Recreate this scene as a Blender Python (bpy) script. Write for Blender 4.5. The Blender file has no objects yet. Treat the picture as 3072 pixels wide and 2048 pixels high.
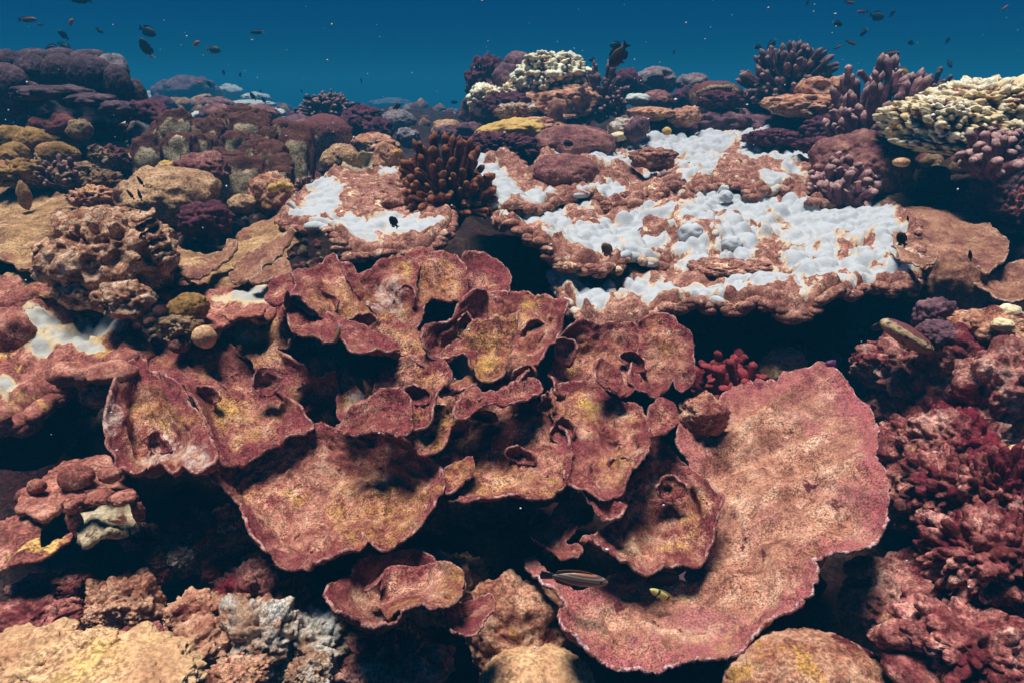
import bpy, bmesh, math, random
import numpy as np
from mathutils import Matrix, Vector
from mathutils.geometry import delaunay_2d_cdt

# ------------------------------------------------------------------ camera, water light, sun, exposure
SC = bpy.context.scene
COL = SC.collection
W0, H0 = 3072.0, 2048.0
HFOV = math.radians(74.0)
F = W0 / 2 / math.tan(HFOV / 2)
PITCH = math.atan((1024 - 261) / F)          # horizon line at y = 261 of 2048
CP, SP = math.cos(PITCH), math.sin(PITCH)
CAM = np.array([0.0, 0.0, 1.6])

cd = bpy.data.cameras.new('camera'); cam = bpy.data.objects.new('camera', cd); COL.objects.link(cam)
cd.sensor_width = 36.0; cd.lens = 18.0 / math.tan(HFOV / 2); cd.clip_start = 0.02; cd.clip_end = 600
cam.location = CAM; cam.rotation_euler = (math.radians(90) - PITCH, 0, 0)
SC.camera = cam

SUN_EL, SUN_AZ = math.radians(82), math.radians(285)   # azimuth clockwise from +Y: nearly overhead, a little ahead and left
world = bpy.data.worlds.new('World'); SC.world = world; world.use_nodes = True
wn = world.node_tree; wn.nodes.clear()
sky = wn.nodes.new('ShaderNodeTexSky'); sky.sky_type = 'NISHITA'; sky.sun_disc = False
sky.sun_elevation = SUN_EL; sky.sun_rotation = SUN_AZ
wat = wn.nodes.new('ShaderNodeMix'); wat.data_type = 'RGBA'; wat.blend_type = 'MULTIPLY'; wat.inputs[0].default_value = 1
wat.inputs[7].default_value = (0.001, 0.13, 0.42, 1)   # daylight after metres of sea water
bg = wn.nodes.new('ShaderNodeBackground'); bg.inputs[1].default_value = 0.05
wo = wn.nodes.new('ShaderNodeOutputWorld')
wn.links.new(sky.outputs[0], wat.inputs[6]); wn.links.new(wat.outputs[2], bg.inputs[0]); wn.links.new(bg.outputs[0], wo.inputs[0])

sd = bpy.data.lights.new('sun', 'SUN'); sd.energy = 5.0; sd.angle = math.radians(20); sd.color = (1.0, 0.96, 0.90)
sun = bpy.data.objects.new('sun', sd); COL.objects.link(sun); sun.location = (0, 0, 20)
sdir = Vector((math.sin(SUN_AZ) * math.cos(SUN_EL), math.cos(SUN_AZ) * math.cos(SUN_EL), math.sin(SUN_EL)))
sun.rotation_euler = sdir.to_track_quat('Z', 'Y').to_euler()

SC.view_settings.view_transform = 'Standard'; SC.view_settings.look = 'None'
SC.view_settings.exposure = 0.38; SC.view_settings.gamma = 1.0; SC.view_settings.use_curve_mapping = False
SC.render.engine = 'CYCLES'
cy = SC.cycles
cy.max_bounces = 3; cy.diffuse_bounces = 1; cy.glossy_bounces = 1; cy.volume_bounces = 0; cy.transparent_max_bounces = 6
cy.use_denoising = True; cy.caustics_reflective = False; cy.caustics_refractive = False

# ------------------------------------------------------------------ numeric helpers
def rays(px, py):
    x = (np.asarray(px, float) - W0 / 2) / F; y = (H0 / 2 - np.asarray(py, float)) / F
    return np.stack([x, CP + y * SP, -SP + y * CP], -1)
def at(px, py, Y):
    d = rays(px, py); return CAM + d * (np.asarray(Y, float) / d[..., 1])[..., None]
def mpp(Y, py=700):                       # metres per photo pixel at forward distance Y
    d = rays(W0 / 2, py); return float(Y / d[1] / F)
def Z2(ox, oy, pts): return [(ox + x / 2, oy + y / 2) + tuple(r) for x, y, *r in pts]
def ZA(pts): return [(x / 2.097, 1300 + y / 2.097) for x, y in pts]
def Z3(x, y): return (2048 + x / 2.24, y / 2.24)
def DS(pts): return [(x * 1.3061, y * 1.3061) + tuple(r) for x, y, *r in pts]

def h3(i, j, k, s):
    i = i.astype(np.int64); j = j.astype(np.int64); k = k.astype(np.int64)
    n = (i * 374761393 + j * 668265263 + k * 2147483647 + s * 974634777) & 0x7fffffff
    n = ((n ^ (n >> 13)) * 1274126177) & 0x7fffffff
    n = ((n ^ (n >> 15)) * 668265263) & 0x7fffffff
    return ((n ^ (n >> 16)) & 0xffffff) / float(0xffffff)
def vnoise(p, s=0):
    f = np.floor(p); t = p - f; t = t * t * t * (t * (t * 6 - 15) + 10); r = 0
    for a in (0, 1):
        for b in (0, 1):
            for c in (0, 1):
                w = (t[:, 0] if a else 1 - t[:, 0]) * (t[:, 1] if b else 1 - t[:, 1]) * (t[:, 2] if c else 1 - t[:, 2])
                r = r + w * h3(f[:, 0] + a, f[:, 1] + b, f[:, 2] + c, s)
    return r * 2 - 1
def fbm(p, s=0, o=4, g=0.5):
    a, r, n = 1.0, 0, 0
    for i in range(o):
        r = r + a * vnoise(p, s + i * 17); n += a; a *= g; p = p * 2.03 + 11.3
    return r / n
def worley(p, s=0, jit=0.9):
    f = np.floor(p); best = np.full(len(p), 9.0); idv = np.zeros(len(p))
    for a in (-1, 0, 1):
        for b in (-1, 0, 1):
            for c in (-1, 0, 1):
                q = f + (a, b, c)
                o = np.stack([h3(q[:, 0], q[:, 1], q[:, 2], s + k) for k in (1, 2, 3)], -1)
                d = ((q + .5 + (o - .5) * jit - p) ** 2).sum(1)
                m = d < best; best = np.where(m, d, best); idv = np.where(m, o[:, 0], idv)
    return np.sqrt(best), idv
def domes(p, s=0, rad=0.62, jit=0.8):
    d, i = worley(p, s, jit); r = rad * (0.62 + 0.5 * i)
    return np.sqrt(np.clip(1 - (d / r) ** 2, 0, 1)) * r
def sstep(a, b, x):
    t = np.clip((x - a) / (b - a), 0, 1); return t * t * (3 - 2 * t)

# ------------------------------------------------------------------ object helpers
def mesh_data(name, V, Fc, mat, attrs=None, smooth=True):
    me = bpy.data.meshes.new(name); V = np.asarray(V, np.float32); Fc = np.asarray(Fc, np.int32); k = Fc.shape[1]
    me.vertices.add(len(V)); me.vertices.foreach_set('co', V.ravel())
    me.loops.add(Fc.size); me.loops.foreach_set('vertex_index', Fc.ravel())
    me.polygons.add(len(Fc)); me.polygons.foreach_set('loop_start', np.arange(0, Fc.size, k, dtype=np.int32))
    me.polygons.foreach_set('use_smooth', np.full(len(Fc), smooth))
    for n, v in (attrs or {}).items():
        a = me.attributes.new(n, 'FLOAT', 'POINT'); a.data.foreach_set('value', np.asarray(v, np.float32))
    me.materials.append(mat); me.update(calc_edges=True); me.validate()
    return me
LABELS = {}
def tag(o, label, cat, group=None, kind=None):
    if label: o['label'] = label
    if cat: o['category'] = cat
    if group: o['group'] = group
    if kind: o['kind'] = kind
    return o
def thing(name, loc, label, cat, group=None):
    o = bpy.data.objects.new(name, None); o.empty_display_size = .05; o.location = loc; COL.objects.link(o)
    return tag(o, label, cat, group)
def obj(name, V, Fc, mat, parent=None, attrs=None, loc=None, smooth=True):
    """one mesh object from world-space vertices; under parent it is a part"""
    V = np.asarray(V, float)
    p = parent
    off = np.zeros(3)
    while p is not None: off = off + np.array(p.location); p = p.parent
    if parent is None and loc is None:
        loc = np.array([V[:, 0].mean(), V[:, 1].mean(), V[:, 2].min()])
    if parent is not None: loc = V.mean(0) - off if loc is None else loc
    o = bpy.data.objects.new(name, mesh_data(name, V - off - loc, Fc, mat, attrs, smooth))
    o.location = loc; COL.objects.link(o); o.parent = parent
    return o
def inst(name, me, M, parent):
    o = bpy.data.objects.new(name, me); COL.objects.link(o); o.parent = parent; o.matrix_local = M; return o

# ------------------------------------------------------------------ materials
def L(r, g, b):
    f = lambda c: (c / 255 / 12.92) if c / 255 <= .04045 else ((c / 255 + .055) / 1.055) ** 2.4
    return (f(r), f(g), f(b), 1)
def N(nt, t, **kw):
    n = nt.nodes.new(t)
    for k, v in kw.items(): setattr(n, k, v)
    return n
def noise(nt, pos, scale, detail=4, rough=.6, dist=0):
    n = N(nt, 'ShaderNodeTexNoise'); n.inputs['Scale'].default_value = scale; n.inputs['Detail'].default_value = detail
    n.inputs['Roughness'].default_value = rough; n.inputs['Distortion'].default_value = dist
    nt.links.new(pos, n.inputs['Vector']); return n.outputs[0]
def rng(nt, v, a, b, c=0., d=1.):
    m = N(nt, 'ShaderNodeMapRange', interpolation_type='SMOOTHSTEP'); nt.links.new(v, m.inputs[0])
    for i, x in enumerate((a, b, c, d)): m.inputs[i + 1].default_value = x
    return m.outputs[0]
def mixc(nt, fac, a, b, mode='MIX'):
    m = N(nt, 'ShaderNodeMix', data_type='RGBA', blend_type=mode)
    for s, i in ((fac, 0), (a, 6), (b, 7)):
        if isinstance(s, (int, float)): m.inputs[i].default_value = s
        elif isinstance(s, tuple): m.inputs[i].default_value = s
        else: nt.links.new(s, m.inputs[i])
    return m.outputs[2]
def mth(nt, op, a, b):
    m = N(nt, 'ShaderNodeMath', operation=op)
    for i, s in enumerate((a, b)):
        if isinstance(s, (int, float)): m.inputs[i].default_value = s
        else: nt.links.new(s, m.inputs[i])
    return m.outputs[0]
def coral(name, ramp, scale=9, detail=6, speck=(150, .45, 1.45), patches=(), attrs=(), pits=None, bump=(90, .004), rough=.85, stretch=None, cells=None):
    """ramp: colours along a mid-scale noise; speck: fine light and dark grain; patches: (colour, scale, lo, hi, seed); attrs: (attribute, colour, lo, hi)"""
    m = bpy.data.materials.new(name); m.use_nodes = True; nt = m.node_tree; nt.nodes.clear()
    out = N(nt, 'ShaderNodeOutputMaterial'); b = N(nt, 'ShaderNodeBsdfPrincipled'); nt.links.new(b.outputs[0], out.inputs[0])
    g = N(nt, 'ShaderNodeNewGeometry'); pos = g.outputs['Position']
    base = pos
    if stretch:
        mp = N(nt, 'ShaderNodeMapping'); mp.inputs['Scale'].default_value = stretch; nt.links.new(pos, mp.inputs[0]); base = mp.outputs[0]
    n1 = noise(nt, base, scale, detail, .65, .4)
    cr = N(nt, 'ShaderNodeValToRGB'); nt.links.new(n1, cr.inputs[0]); el = cr.color_ramp.elements
    k = len(ramp); lo, hi = .30, .70
    for i, c in enumerate(ramp):
        p = lo + (hi - lo) * i / max(1, k - 1)
        e = el[i] if i < 2 else el.new(p)
        e.position = p; e.color = c
    col = cr.outputs[0]
    for i, (c, s, a, z) in enumerate(patches):
        mp = N(nt, 'ShaderNodeMapping'); mp.inputs['Location'].default_value = (3.7 * (i + 1), 1.3 * i, 5.1 * i); nt.links.new(pos, mp.inputs[0])
        col = mixc(nt, rng(nt, noise(nt, mp.outputs[0], s, 5, .65, .3), a, z), col, c)
    def mix_attr(col, an, c, a, z):
        at_ = N(nt, 'ShaderNodeAttribute', attribute_name=an)
        f = rng(nt, mth(nt, 'ADD', at_.outputs['Fac'], mth(nt, 'MULTIPLY', mth(nt, 'SUBTRACT', noise(nt, pos, 55, 4, .7), .5), .5)), a, z)
        if an in ('yellow', 'pale', 'lip', 'rim'): f = mth(nt, 'MULTIPLY', f, rng(nt, noise(nt, pos, 30, 7, .82), *{'rim': (.32, .56, .22, .88), 'yellow': (.40, .66, 0, .6), 'pale': (.42, .62, 0, .7), 'lip': (.46, .58, 0, .8)}[an]))
        return mixc(nt, f, col, c)
    for q_ in attrs:
        if q_[0] not in ('white', 'lip', 'pale'): col = mix_attr(col, *q_)
    hgt = noise(nt, pos, bump[0], 5, .7)
    if speck:
        sn = mth(nt, 'ADD', mth(nt, 'MULTIPLY', noise(nt, pos, speck[0] * .30, 6, .8), .5), mth(nt, 'MULTIPLY', noise(nt, pos, speck[0] * 1.05, 2, .6), .5))
        f = rng(nt, sn, .40, .60, speck[1], speck[2])
        f = mth(nt, 'ADD', 1.0, mth(nt, 'MULTIPLY', mth(nt, 'SUBTRACT', f, 1.0), rng(nt, noise(nt, pos, 6.5, 3, .6), .35, .65, .6, 1.25)))
        cc = N(nt, 'ShaderNodeCombineColor'); [nt.links.new(f, cc.inputs[i]) for i in range(3)]
        col = mixc(nt, 1.0, col, cc.outputs[0], 'MULTIPLY')
    for q_ in attrs:
        if q_[0] in ('white', 'lip', 'pale'): col = mix_attr(col, *q_)
    if cells:
        v = N(nt, 'ShaderNodeTexVoronoi'); v.inputs['Scale'].default_value = cells[0]; nt.links.new(pos, v.inputs[0])
        col = mixc(nt, rng(nt, v.outputs[0], .15, .5), cells[1], col); hgt = mth(nt, 'ADD', hgt, mth(nt, 'MULTIPLY', v.outputs[0], .8))
    if pits:
        f = rng(nt, noise(nt, pos, pits[0], 3, .6, .5), pits[1], pits[1] + .12)
        col = mixc(nt, f, col, pits[2])
    nt.links.new(col, b.inputs['Base Color']); b.inputs['Roughness'].default_value = rough
    b.inputs['Specular IOR Level'].default_value = .15
    bp = N(nt, 'ShaderNodeBump'); bp.inputs['Strength'].default_value = .9; bp.inputs['Distance'].default_value = bump[1]
    nt.links.new(hgt, bp.inputs['Height']); nt.links.new(bp.outputs[0], b.inputs['Normal'])
    return m
def plain(name, c, rough=.5):
    m = bpy.data.materials.new(name); m.use_nodes = True; nt = m.node_tree; b = nt.nodes['Principled BSDF']
    g = N(nt, 'ShaderNodeTexCoord'); n = noise(nt, g.outputs['Object'], 60, 3)
    nt.links.new(mixc(nt, rng(nt, n, .3, .7), tuple(x * .7 for x in c[:3]) + (1,), c), b.inputs['Base Color'])
    b.inputs['Roughness'].default_value = rough; b.inputs['Specular IOR Level'].default_value = .2; return m

M = {}
MAROON, RUST, PINK, TAN, OCHRE, PURP, CREAM = L(84, 34, 38), L(142, 78, 70), L(190, 128, 108), L(230, 192, 158), L(198, 154, 84), L(124, 54, 60), L(232, 214, 170)
M['plate'] = coral('red_plate_skin', [MAROON, RUST, L(190, 134, 112), TAN], 14, 8, (210, .38, 1.6), [(OCHRE, 5, .57, .70), (L(142, 76, 76), 6, .54, .66), (L(238, 214, 205), 13, .70, .73), (L(70, 28, 30), 20, .60, .66)],
                   [('rim', PURP, .14, .62), ('lip', L(225, 178, 165), .55, .95), ('yellow', OCHRE, .3, .8), ('pale', L(232, 215, 200), .4, .8)], None, (70, .014))
M['giant'] = coral('pink_plate_skin', [L(120, 70, 58), L(186, 132, 108), L(226, 186, 156)], 12, 8, (200, .45, 1.5), [(L(172, 108, 104), 4, .52, .66), (L(210, 172, 116), 5, .60, .72), (L(98, 50, 50), 16, .60, .67)],
                   [('rim', L(166, 88, 92), .12, .7), ('lip', L(245, 215, 215), .6, .95)], None, (70, .012))
M['tan_sheet'] = coral('tan_sheet_skin', [L(98, 70, 52), L(156, 120, 84), L(198, 164, 120)], 7, 8, (130, .5, 1.45), [(L(112, 74, 64), 5, .54, .64), (L(180, 150, 90), 4, .60, .72)], [('rim', L(140, 92, 72), .3, .8), ('lip', L(215, 185, 140), .6, .95)], None, (80, .005), stretch=(1, 1, 2.4))
M['brown_sheet'] = coral('brown_sheet_skin', [L(96, 58, 50), L(142, 98, 78), L(172, 132, 106)], 9, 6, (120, .6, 1.35), [(L(110, 66, 62), 5, .52, .64)], [('lip', L(215, 190, 170), .6, .95)], None, (80, .005), stretch=(2, 1, 1))
M['table'] = coral('bleached_table_skin', [L(92, 54, 48), L(146, 98, 84), L(200, 156, 134)], 18, 7, (150, .4, 1.6), [(L(222, 194, 160), 14, .60, .68)],
                   [('white', L(206, 184, 154), .30, .45), ('white', (.47, .495, .515, 1), .43, .58), ('rim', L(132, 78, 66), .45, .9)], None, (120, .004))
M['tableleft'] = coral('pink_lobed_skin', [L(92, 42, 42), L(150, 90, 78), L(198, 146, 124)], 14, 7, (130, .45, 1.5), [(L(206, 160, 96), 9, .60, .68)], [('white', L(204, 182, 144), .25, .5), ('white', (.42, .415, .38, 1), .5, .75)], None, (80, .004))
M['finger_red'] = coral('red_finger_skin', [L(50, 20, 20), L(92, 40, 34), L(126, 68, 50)], 22, 6, (170, .5, 1.4), [], [('tip', L(158, 100, 68), .6, 1.0)], None, (160, .004))
M['finger_crim'] = coral('crimson_finger_skin', [L(70, 14, 24), L(120, 34, 44), L(140, 60, 58)], 22, 5, (170, .5, 1.4), [], [('tip', L(158, 66, 70), .6, 1.0)], None, (160, .004))
M['finger_dark'] = coral('dark_finger_skin', [L(58, 38, 44), L(92, 62, 66), L(118, 84, 84)], 16, 5, (90, .6, 1.35), [], [('tip', L(160, 126, 122), .6, 1.0)], None, (100, .005))
M['finger_mauve'] = coral('mauve_finger_skin', [L(66, 36, 44), L(112, 68, 76), L(150, 106, 108)], 16, 5, (90, .6, 1.35), [], [('tip', L(196, 158, 150), .6, 1.0)], None, (100, .005))
M['pinkdome'] = coral('pink_dome_skin', [L(84, 48, 50), L(124, 80, 76), L(164, 118, 106)], 9, 7, (110, .5, 1.5), [(L(96, 52, 56), 6, .55, .66)], [], None, (70, .006))
M['purpdome'] = coral('purple_dome_skin', [L(66, 44, 54), L(102, 70, 80), L(142, 104, 110)], 9, 7, (100, .5, 1.45), [(L(150, 110, 100), 7, .58, .68)], [], None, (60, .007))
M['mauve'] = coral('mauve_algae_skin', [L(52, 22, 34), L(86, 42, 56), L(112, 64, 74)], 16, 6, (90, .5, 1.4), [], [], None, (60, .01))
M['darkdome'] = coral('shaded_dome_skin', [L(44, 34, 42), L(74, 56, 66), L(112, 84, 88)], 12, 6, (70, .6, 1.35), [], [], None, (60, .008))
M['tandome'] = coral('tan_dome_skin', [L(130, 96, 72), L(178, 142, 106), L(206, 174, 136)], 9, 6, (110, .62, 1.3), [(L(128, 84, 76), 6, .54, .66)], [], None, (90, .004), cells=(60, L(128, 94, 70)))
M['brain'] = coral('brain_coral_skin', [L(150, 126, 96), L(178, 154, 120)], 6, 4, (90, .8, 1.15), [], [('cap', L(112, 62, 66), .4, .55)], None, (60, .004), cells=(42, L(84, 62, 48)))
M['grey'] = coral('grey_dome_skin', [L(88, 84, 92), L(128, 118, 122), L(158, 146, 142)], 8, 6, (60, .7, 1.25), [(L(120, 86, 92), 5, .52, .64)], [], None, (50, .008))
M['pale'] = coral('bleached_knob_skin', [L(214, 196, 140), L(228, 222, 188), L(224, 228, 214)], 7, 4, (70, .85, 1.12), [(L(206, 176, 106), 5, .58, .68)], [('valley', L(142, 104, 84), .45, .8)], None, (60, .003))
M['palewarm'] = coral('bleached_yellow_skin', [L(206, 172, 118), L(222, 206, 166), L(222, 222, 208)], 6, 4, (90, .75, 1.2), [(L(196, 150, 92), 5, .60, .70), (L(130, 72, 70), 6, .64, .72)], [('valley', L(128, 78, 62), .45, .8)], None, (60, .003))
M['yellow'] = coral('yellow_coral_skin', [L(168, 130, 66), L(196, 160, 90), L(208, 176, 108)], 8, 5, (90, .75, 1.2), [], [], None, (60, .004))
M['white'] = coral('white_coral_skin', [(.48, .52, .48, 1), (.6, .63, .58, 1)], 6, 4, (60, .85, 1.1), [(L(190, 170, 120), 5, .62, .7)], [], None, (50, .003))
M['olive'] = coral('olive_lobe_skin', [L(90, 66, 36), L(138, 104, 58), L(166, 132, 82)], 7, 5, (80, .65, 1.3), [(L(150, 104, 84), 5, .54, .64)], [], None, (60, .006))
M['pitted'] = coral('pitted_rock_skin', [L(70, 34, 30), L(150, 100, 76), L(206, 168, 138), L(224, 196, 170)], 20, 7, (150, .5, 1.45), [], [], (26, .60, L(40, 14, 14)), (60, .014))
M['rubble'] = coral('rubble_skin', [L(76, 56, 44), L(132, 104, 78), L(176, 148, 116)], 14, 6, (120, .5, 1.4), [(L(110, 64, 62), 5, .52, .62)], [('tint', L(112, 62, 62), .55, .7)], (22, .63, L(42, 24, 22)), (60, .01))
M['crimson'] = coral('crimson_rock_skin', [L(54, 14, 22), L(112, 50, 52), L(170, 106, 98), L(214, 166, 148)], 13, 7, (120, .4, 1.6), [(L(96, 28, 42), 5, .52, .64)], [], (20, .61, L(34, 6, 12)), (50, .012))
M['pinkrock'] = coral('pink_rock_skin', [L(96, 46, 40), L(160, 104, 82), L(200, 152, 122), L(216, 178, 150)], 14, 7, (140, .5, 1.45), [(L(190, 140, 80), 6, .60, .68), (L(100, 40, 44), 8, .58, .66)], [], None, (60, .012))
M['rosy'] = coral('rosy_rock_skin', [L(62, 20, 28), L(134, 74, 70), L(190, 136, 122), L(224, 184, 166)], 14, 7, (130, .45, 1.5), [(L(112, 30, 46), 5, .50, .62), (L(206, 150, 110), 7, .62, .70)], [], (20, .61, L(34, 6, 12)), (55, .014))
M['greyrock'] = coral('grey_crust_skin', [L(96, 66, 54), L(168, 132, 106), L(196, 186, 172), L(206, 208, 204)], 12, 7, (130, .5, 1.4), [(L(160, 110, 84), 5, .52, .62)], [], (20, .62, L(44, 24, 20)), (60, .012))
M['sand'] = coral('smooth_tan_skin', [L(160, 114, 84), L(200, 158, 118), L(218, 184, 138)], 8, 7, (110, .55, 1.4), [(L(208, 170, 108), 4, .55, .70)], [], None, (60, .004))
M['fin'] = coral('fin_lobe_skin', [L(120, 96, 70), L(178, 160, 126), L(204, 192, 160)], 16, 7, (110, .5, 1.4), [(L(120, 84, 58), 12, .54, .64)], [('cap', L(90, 54, 48), .30, .6)], (34, .66, L(120, 70, 50)), (70, .008))
M['cutface'] = coral('cut_skeleton', [L(128, 108, 84), L(172, 154, 124), L(198, 184, 156)], 14, 6, (90, .6, 1.3), [], [], (24, .58, L(84, 40, 34)), (40, .014))
M['ground'] = coral('reef_rock', [L(22, 11, 10), L(46, 28, 25), L(82, 58, 48)], 6, 8, (70, .4, 1.5), [(L(58, 28, 30), 3, .5, .62)], [], (14, .6, L(24, 10, 10)), (40, .02))  # kept very dark so crevices go black: shade put into the colour
M['lilac'] = plain('lilac', L(96, 52, 96))
M['tablewhite'] = coral('bleached_white', [(.46, .49, .51, 1), (.50, .53, .55, 1)], 9, 4, (90, .9, 1.08), [(L(214, 196, 158), 12, .64, .72)], [], None, (90, .002))
M['snow'] = plain('marine_snow_white', (.75, .78, .8, 1))
# ------------------------------------------------------------------ shape builders
def catmull(P, sp):
    P = np.array([p[:2] for p in P], float); n = len(P); out = []
    for i in range(n):
        a, b, c, d = P[i - 1], P[i], P[(i + 1) % n], P[(i + 2) % n]
        k = max(2, int(np.linalg.norm(c - b) / sp)); t = (np.arange(k) / k)[:, None]
        cr = .5 * (2 * b + (c - a) * t + (2 * a - 5 * b + 4 * c - d) * t ** 2 + (3 * b - a - 3 * c + d) * t ** 3)
        out.append(.6 * cr + .4 * (b + (c - b) * t))
    return np.concatenate(out)
def inside(pts, poly):
    x, y = pts[:, 0], pts[:, 1]; r = np.zeros(len(pts), bool); j = len(poly) - 1
    for i in range(len(poly)):
        xi, yi = poly[i]; xj, yj = poly[j]
        if yi != yj: r ^= ((yi > y) != (yj > y)) & (x < (xj - xi) * (y - yi) / (yj - yi) + xi)
        j = i
    return r
def tps(A):
    A = np.array(A, float); X = A[:, :2] / 1000; n = len(X)
    def k(d2): return np.where(d2 > 1e-12, .5 * d2 * np.log(np.maximum(d2, 1e-12)), 0)
    K = k(((X[:, None] - X[None]) ** 2).sum(-1)) + np.eye(n) * 1e-5
    Pm = np.hstack([np.ones((n, 1)), X]); S = np.zeros((n + 3, n + 3)); S[:n, :n] = K; S[:n, n:] = Pm; S[n:, :n] = Pm.T
    w = np.linalg.lstsq(S, np.concatenate([A[:, 2], np.zeros(3)]), rcond=None)[0]
    def f(x, y):
        Q = np.stack([x, y], -1) / 1000
        return k(((Q[:, None] - X[None]) ** 2).sum(-1)) @ w[:n] + w[n] + Q @ w[n + 1:]
    return f
def vnormals(V, T):
    fn = np.cross(V[T[:, 1]] - V[T[:, 0]], V[T[:, 2]] - V[T[:, 0]]); n = np.zeros_like(V)
    for i in range(3): np.add.at(n, T[:, i], fn)
    return n / np.maximum(np.linalg.norm(n, axis=1), 1e-12)[:, None]
SEED = [0]
def project(P):
    v = P - CAM; dp = v[:, 1] * CP - v[:, 2] * SP
    return np.column_stack([W0 / 2 + F * v[:, 0] / dp, H0 / 2 - F * (v[:, 1] * SP + v[:, 2] * CP) / dp])
def blob(pts, ell, seed, amp=.7, sc=.02, off=0.):
    v = np.full(len(pts), -9.0)
    for cx, cy, rx, ry in ell: v = np.maximum(v, 1 - np.sqrt(((pts[:, 0] - cx) / rx) ** 2 + ((pts[:, 1] - cy) / ry) ** 2))
    q = np.column_stack([pts * sc, np.full(len(pts), seed * 3.1)])
    return np.clip(.40 + 1.6 * (v - off) + amp * fbm(q, seed, 4, .6) * 1.2, 0, 1) * (v > -1.0)
def sheet(name, outline, anchors, mat, parent=None, sp=9, th=.010, jag=4, bump=(6, .03), fine=(26, .010), roll=None, rimw=22, lump=None, white=None, yellow=None, pale=None, ridges=None, down=False, label=None, cat=None, world=None, curl=0., curlw=70, inflate=0.):
    """a living coral sheet: outline and anchors (x, y, forward distance) give its lie in space; it has thickness, relief and a worn rim"""
    SEED[0] += 1; s = SEED[0]
    o = catmull(outline, sp); n = len(o)
    tn = np.roll(o, -1, 0) - np.roll(o, 1, 0); nr = np.stack([tn[:, 1], -tn[:, 0]], -1); nr /= np.maximum(np.linalg.norm(nr, axis=1), 1e-6)[:, None]
    if inflate:
        sg = np.sign((o[:, 0] * np.roll(o[:, 1], -1) - o[:, 1] * np.roll(o[:, 0], -1)).sum()); o = o + nr * inflate * sg
    q = np.column_stack([o * .022, np.full(n, s * 1.7)]); q2 = np.column_stack([o * .09, np.full(n, s * 2.7)])
    o = o + nr * (jag * 1.3 * fbm(q, s) + jag * vnoise(q2, s + 5))[:, None]
    f = tps(anchors)
    if world:                                  # sample evenly in plan (millimetres) instead of in the view
        PO = at(o[:, 0], o[:, 1], f(o[:, 0], o[:, 1])); AA = np.array(anchors, float); AW = at(AA[:, 0], AA[:, 1], AA[:, 2])
        fz = tps(np.column_stack([AW[:, :2] * 1000, AW[:, 2]])); o = PO[:, :2] * 1000; sp = world
        keep = [0]
        for i in range(1, n):
            if np.linalg.norm(o[i] - o[keep[-1]]) > sp * .6: keep.append(i)
        o = o[keep]; o2 = []
        for i in range(len(o)):
            b_, c_ = o[i], o[(i + 1) % len(o)]; kk = max(1, int(np.linalg.norm(c_ - b_) / sp)); o2 += [b_ + (c_ - b_) * t / kk for t in range(kk)]
        o = np.array(o2); n = len(o)
    lo, hi = o.min(0), o.max(0); r = random.Random(s)
    gx, gy = np.meshgrid(np.arange(lo[0], hi[0], sp), np.arange(lo[1], hi[1], sp * .87)); gx = gx + (np.arange(gx.shape[0]) % 2)[:, None] * sp / 2
    rs = np.random.RandomState(s)
    g = np.stack([gx.ravel(), gy.ravel()], -1) + rs.uniform(-.22, .22, (gx.size, 2)) * sp
    g = g[inside(g, o)]
    def edist(p):
        d = np.empty(len(p))
        for i in range(0, len(p), 4000): d[i:i + 4000] = np.sqrt(((p[i:i + 4000, None] - o[None]) ** 2).sum(-1).min(1))
        return d
    g = g[edist(g) > sp * .55]
    allp = np.vstack([o, g])
    res = delaunay_2d_cdt([Vector(p) for p in allp.tolist()], [(i, (i + 1) % n) for i in range(n)], [], 1, 1e-4)
    pts = np.array([tuple(v) for v in res[0]]); T = np.array([f for f in res[2] if len(f) == 3])
    d = edist(pts)
    if world:
        P = np.column_stack([pts / 1000, fz(pts[:, 0], pts[:, 1])]); pts = project(P)
    else: P = at(pts[:, 0], pts[:, 1], np.maximum(f(pts[:, 0], pts[:, 1]), .5))
    nv = vnormals(P, T)
    flip = ((CAM - P) * nv).sum(1).mean() < 0
    if flip: T = T[:, ::-1]; nv = -nv
    if curl:
        cn = fbm(np.column_stack([pts * .006, np.full(len(pts), s * 1.1)]), s, 2); wob = fbm(np.column_stack([pts * .02, np.full(len(pts), s * 2.1)]), s + 2, 3)
        P = P + nv * (curl * (1 + 1.1 * cn) * np.exp(-d / curlw) + .0022 * np.sin(d * .30 + 5 * wob) * (d < 160))[:, None]
        bx = max(anchors, key=lambda t: t[2]); cxy = pts.mean(0) + 1.3 * (np.array(bx[:2]) - pts.mean(0)); th_ = np.arctan2(pts[:, 1] - cxy[1], pts[:, 0] - cxy[0])
        P = P + nv * (.0032 * np.sin(th_ * 34 + 6 * wob) * np.clip(np.linalg.norm(pts - cxy, axis=1) / 120, 0, 1))[:, None]
    P = P + nv * (bump[1] * fbm(P * bump[0], s, 3) + fine[1] * fbm(P * fine[0], s + 3, 3) + .006 * vnoise(P * (14, 14, 60), s + 4))[:, None]
    at_ = {'rim': np.exp(-d / rimw) * (1 + .5 * fbm(np.column_stack([pts * .03, np.full(len(pts), s)]), s)), 'lip': np.exp(-d / (sp * .5))}
    if white is not None: at_['white'] = blob(pts, white, s, .85, .020, .45)
    if yellow is not None: at_['yellow'] = blob(pts, yellow, s, .9)
    elif mat == 'plate': at_['yellow'] = np.clip(.05 + .45 * sstep(10, 70, d) + .7 * fbm(np.column_stack([pts * .012, np.full(len(pts), s * 4.1)]), s + 8, 3), 0, 1)
    if pale is not None: at_['pale'] = blob(pts, pale, s, .8)
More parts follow.
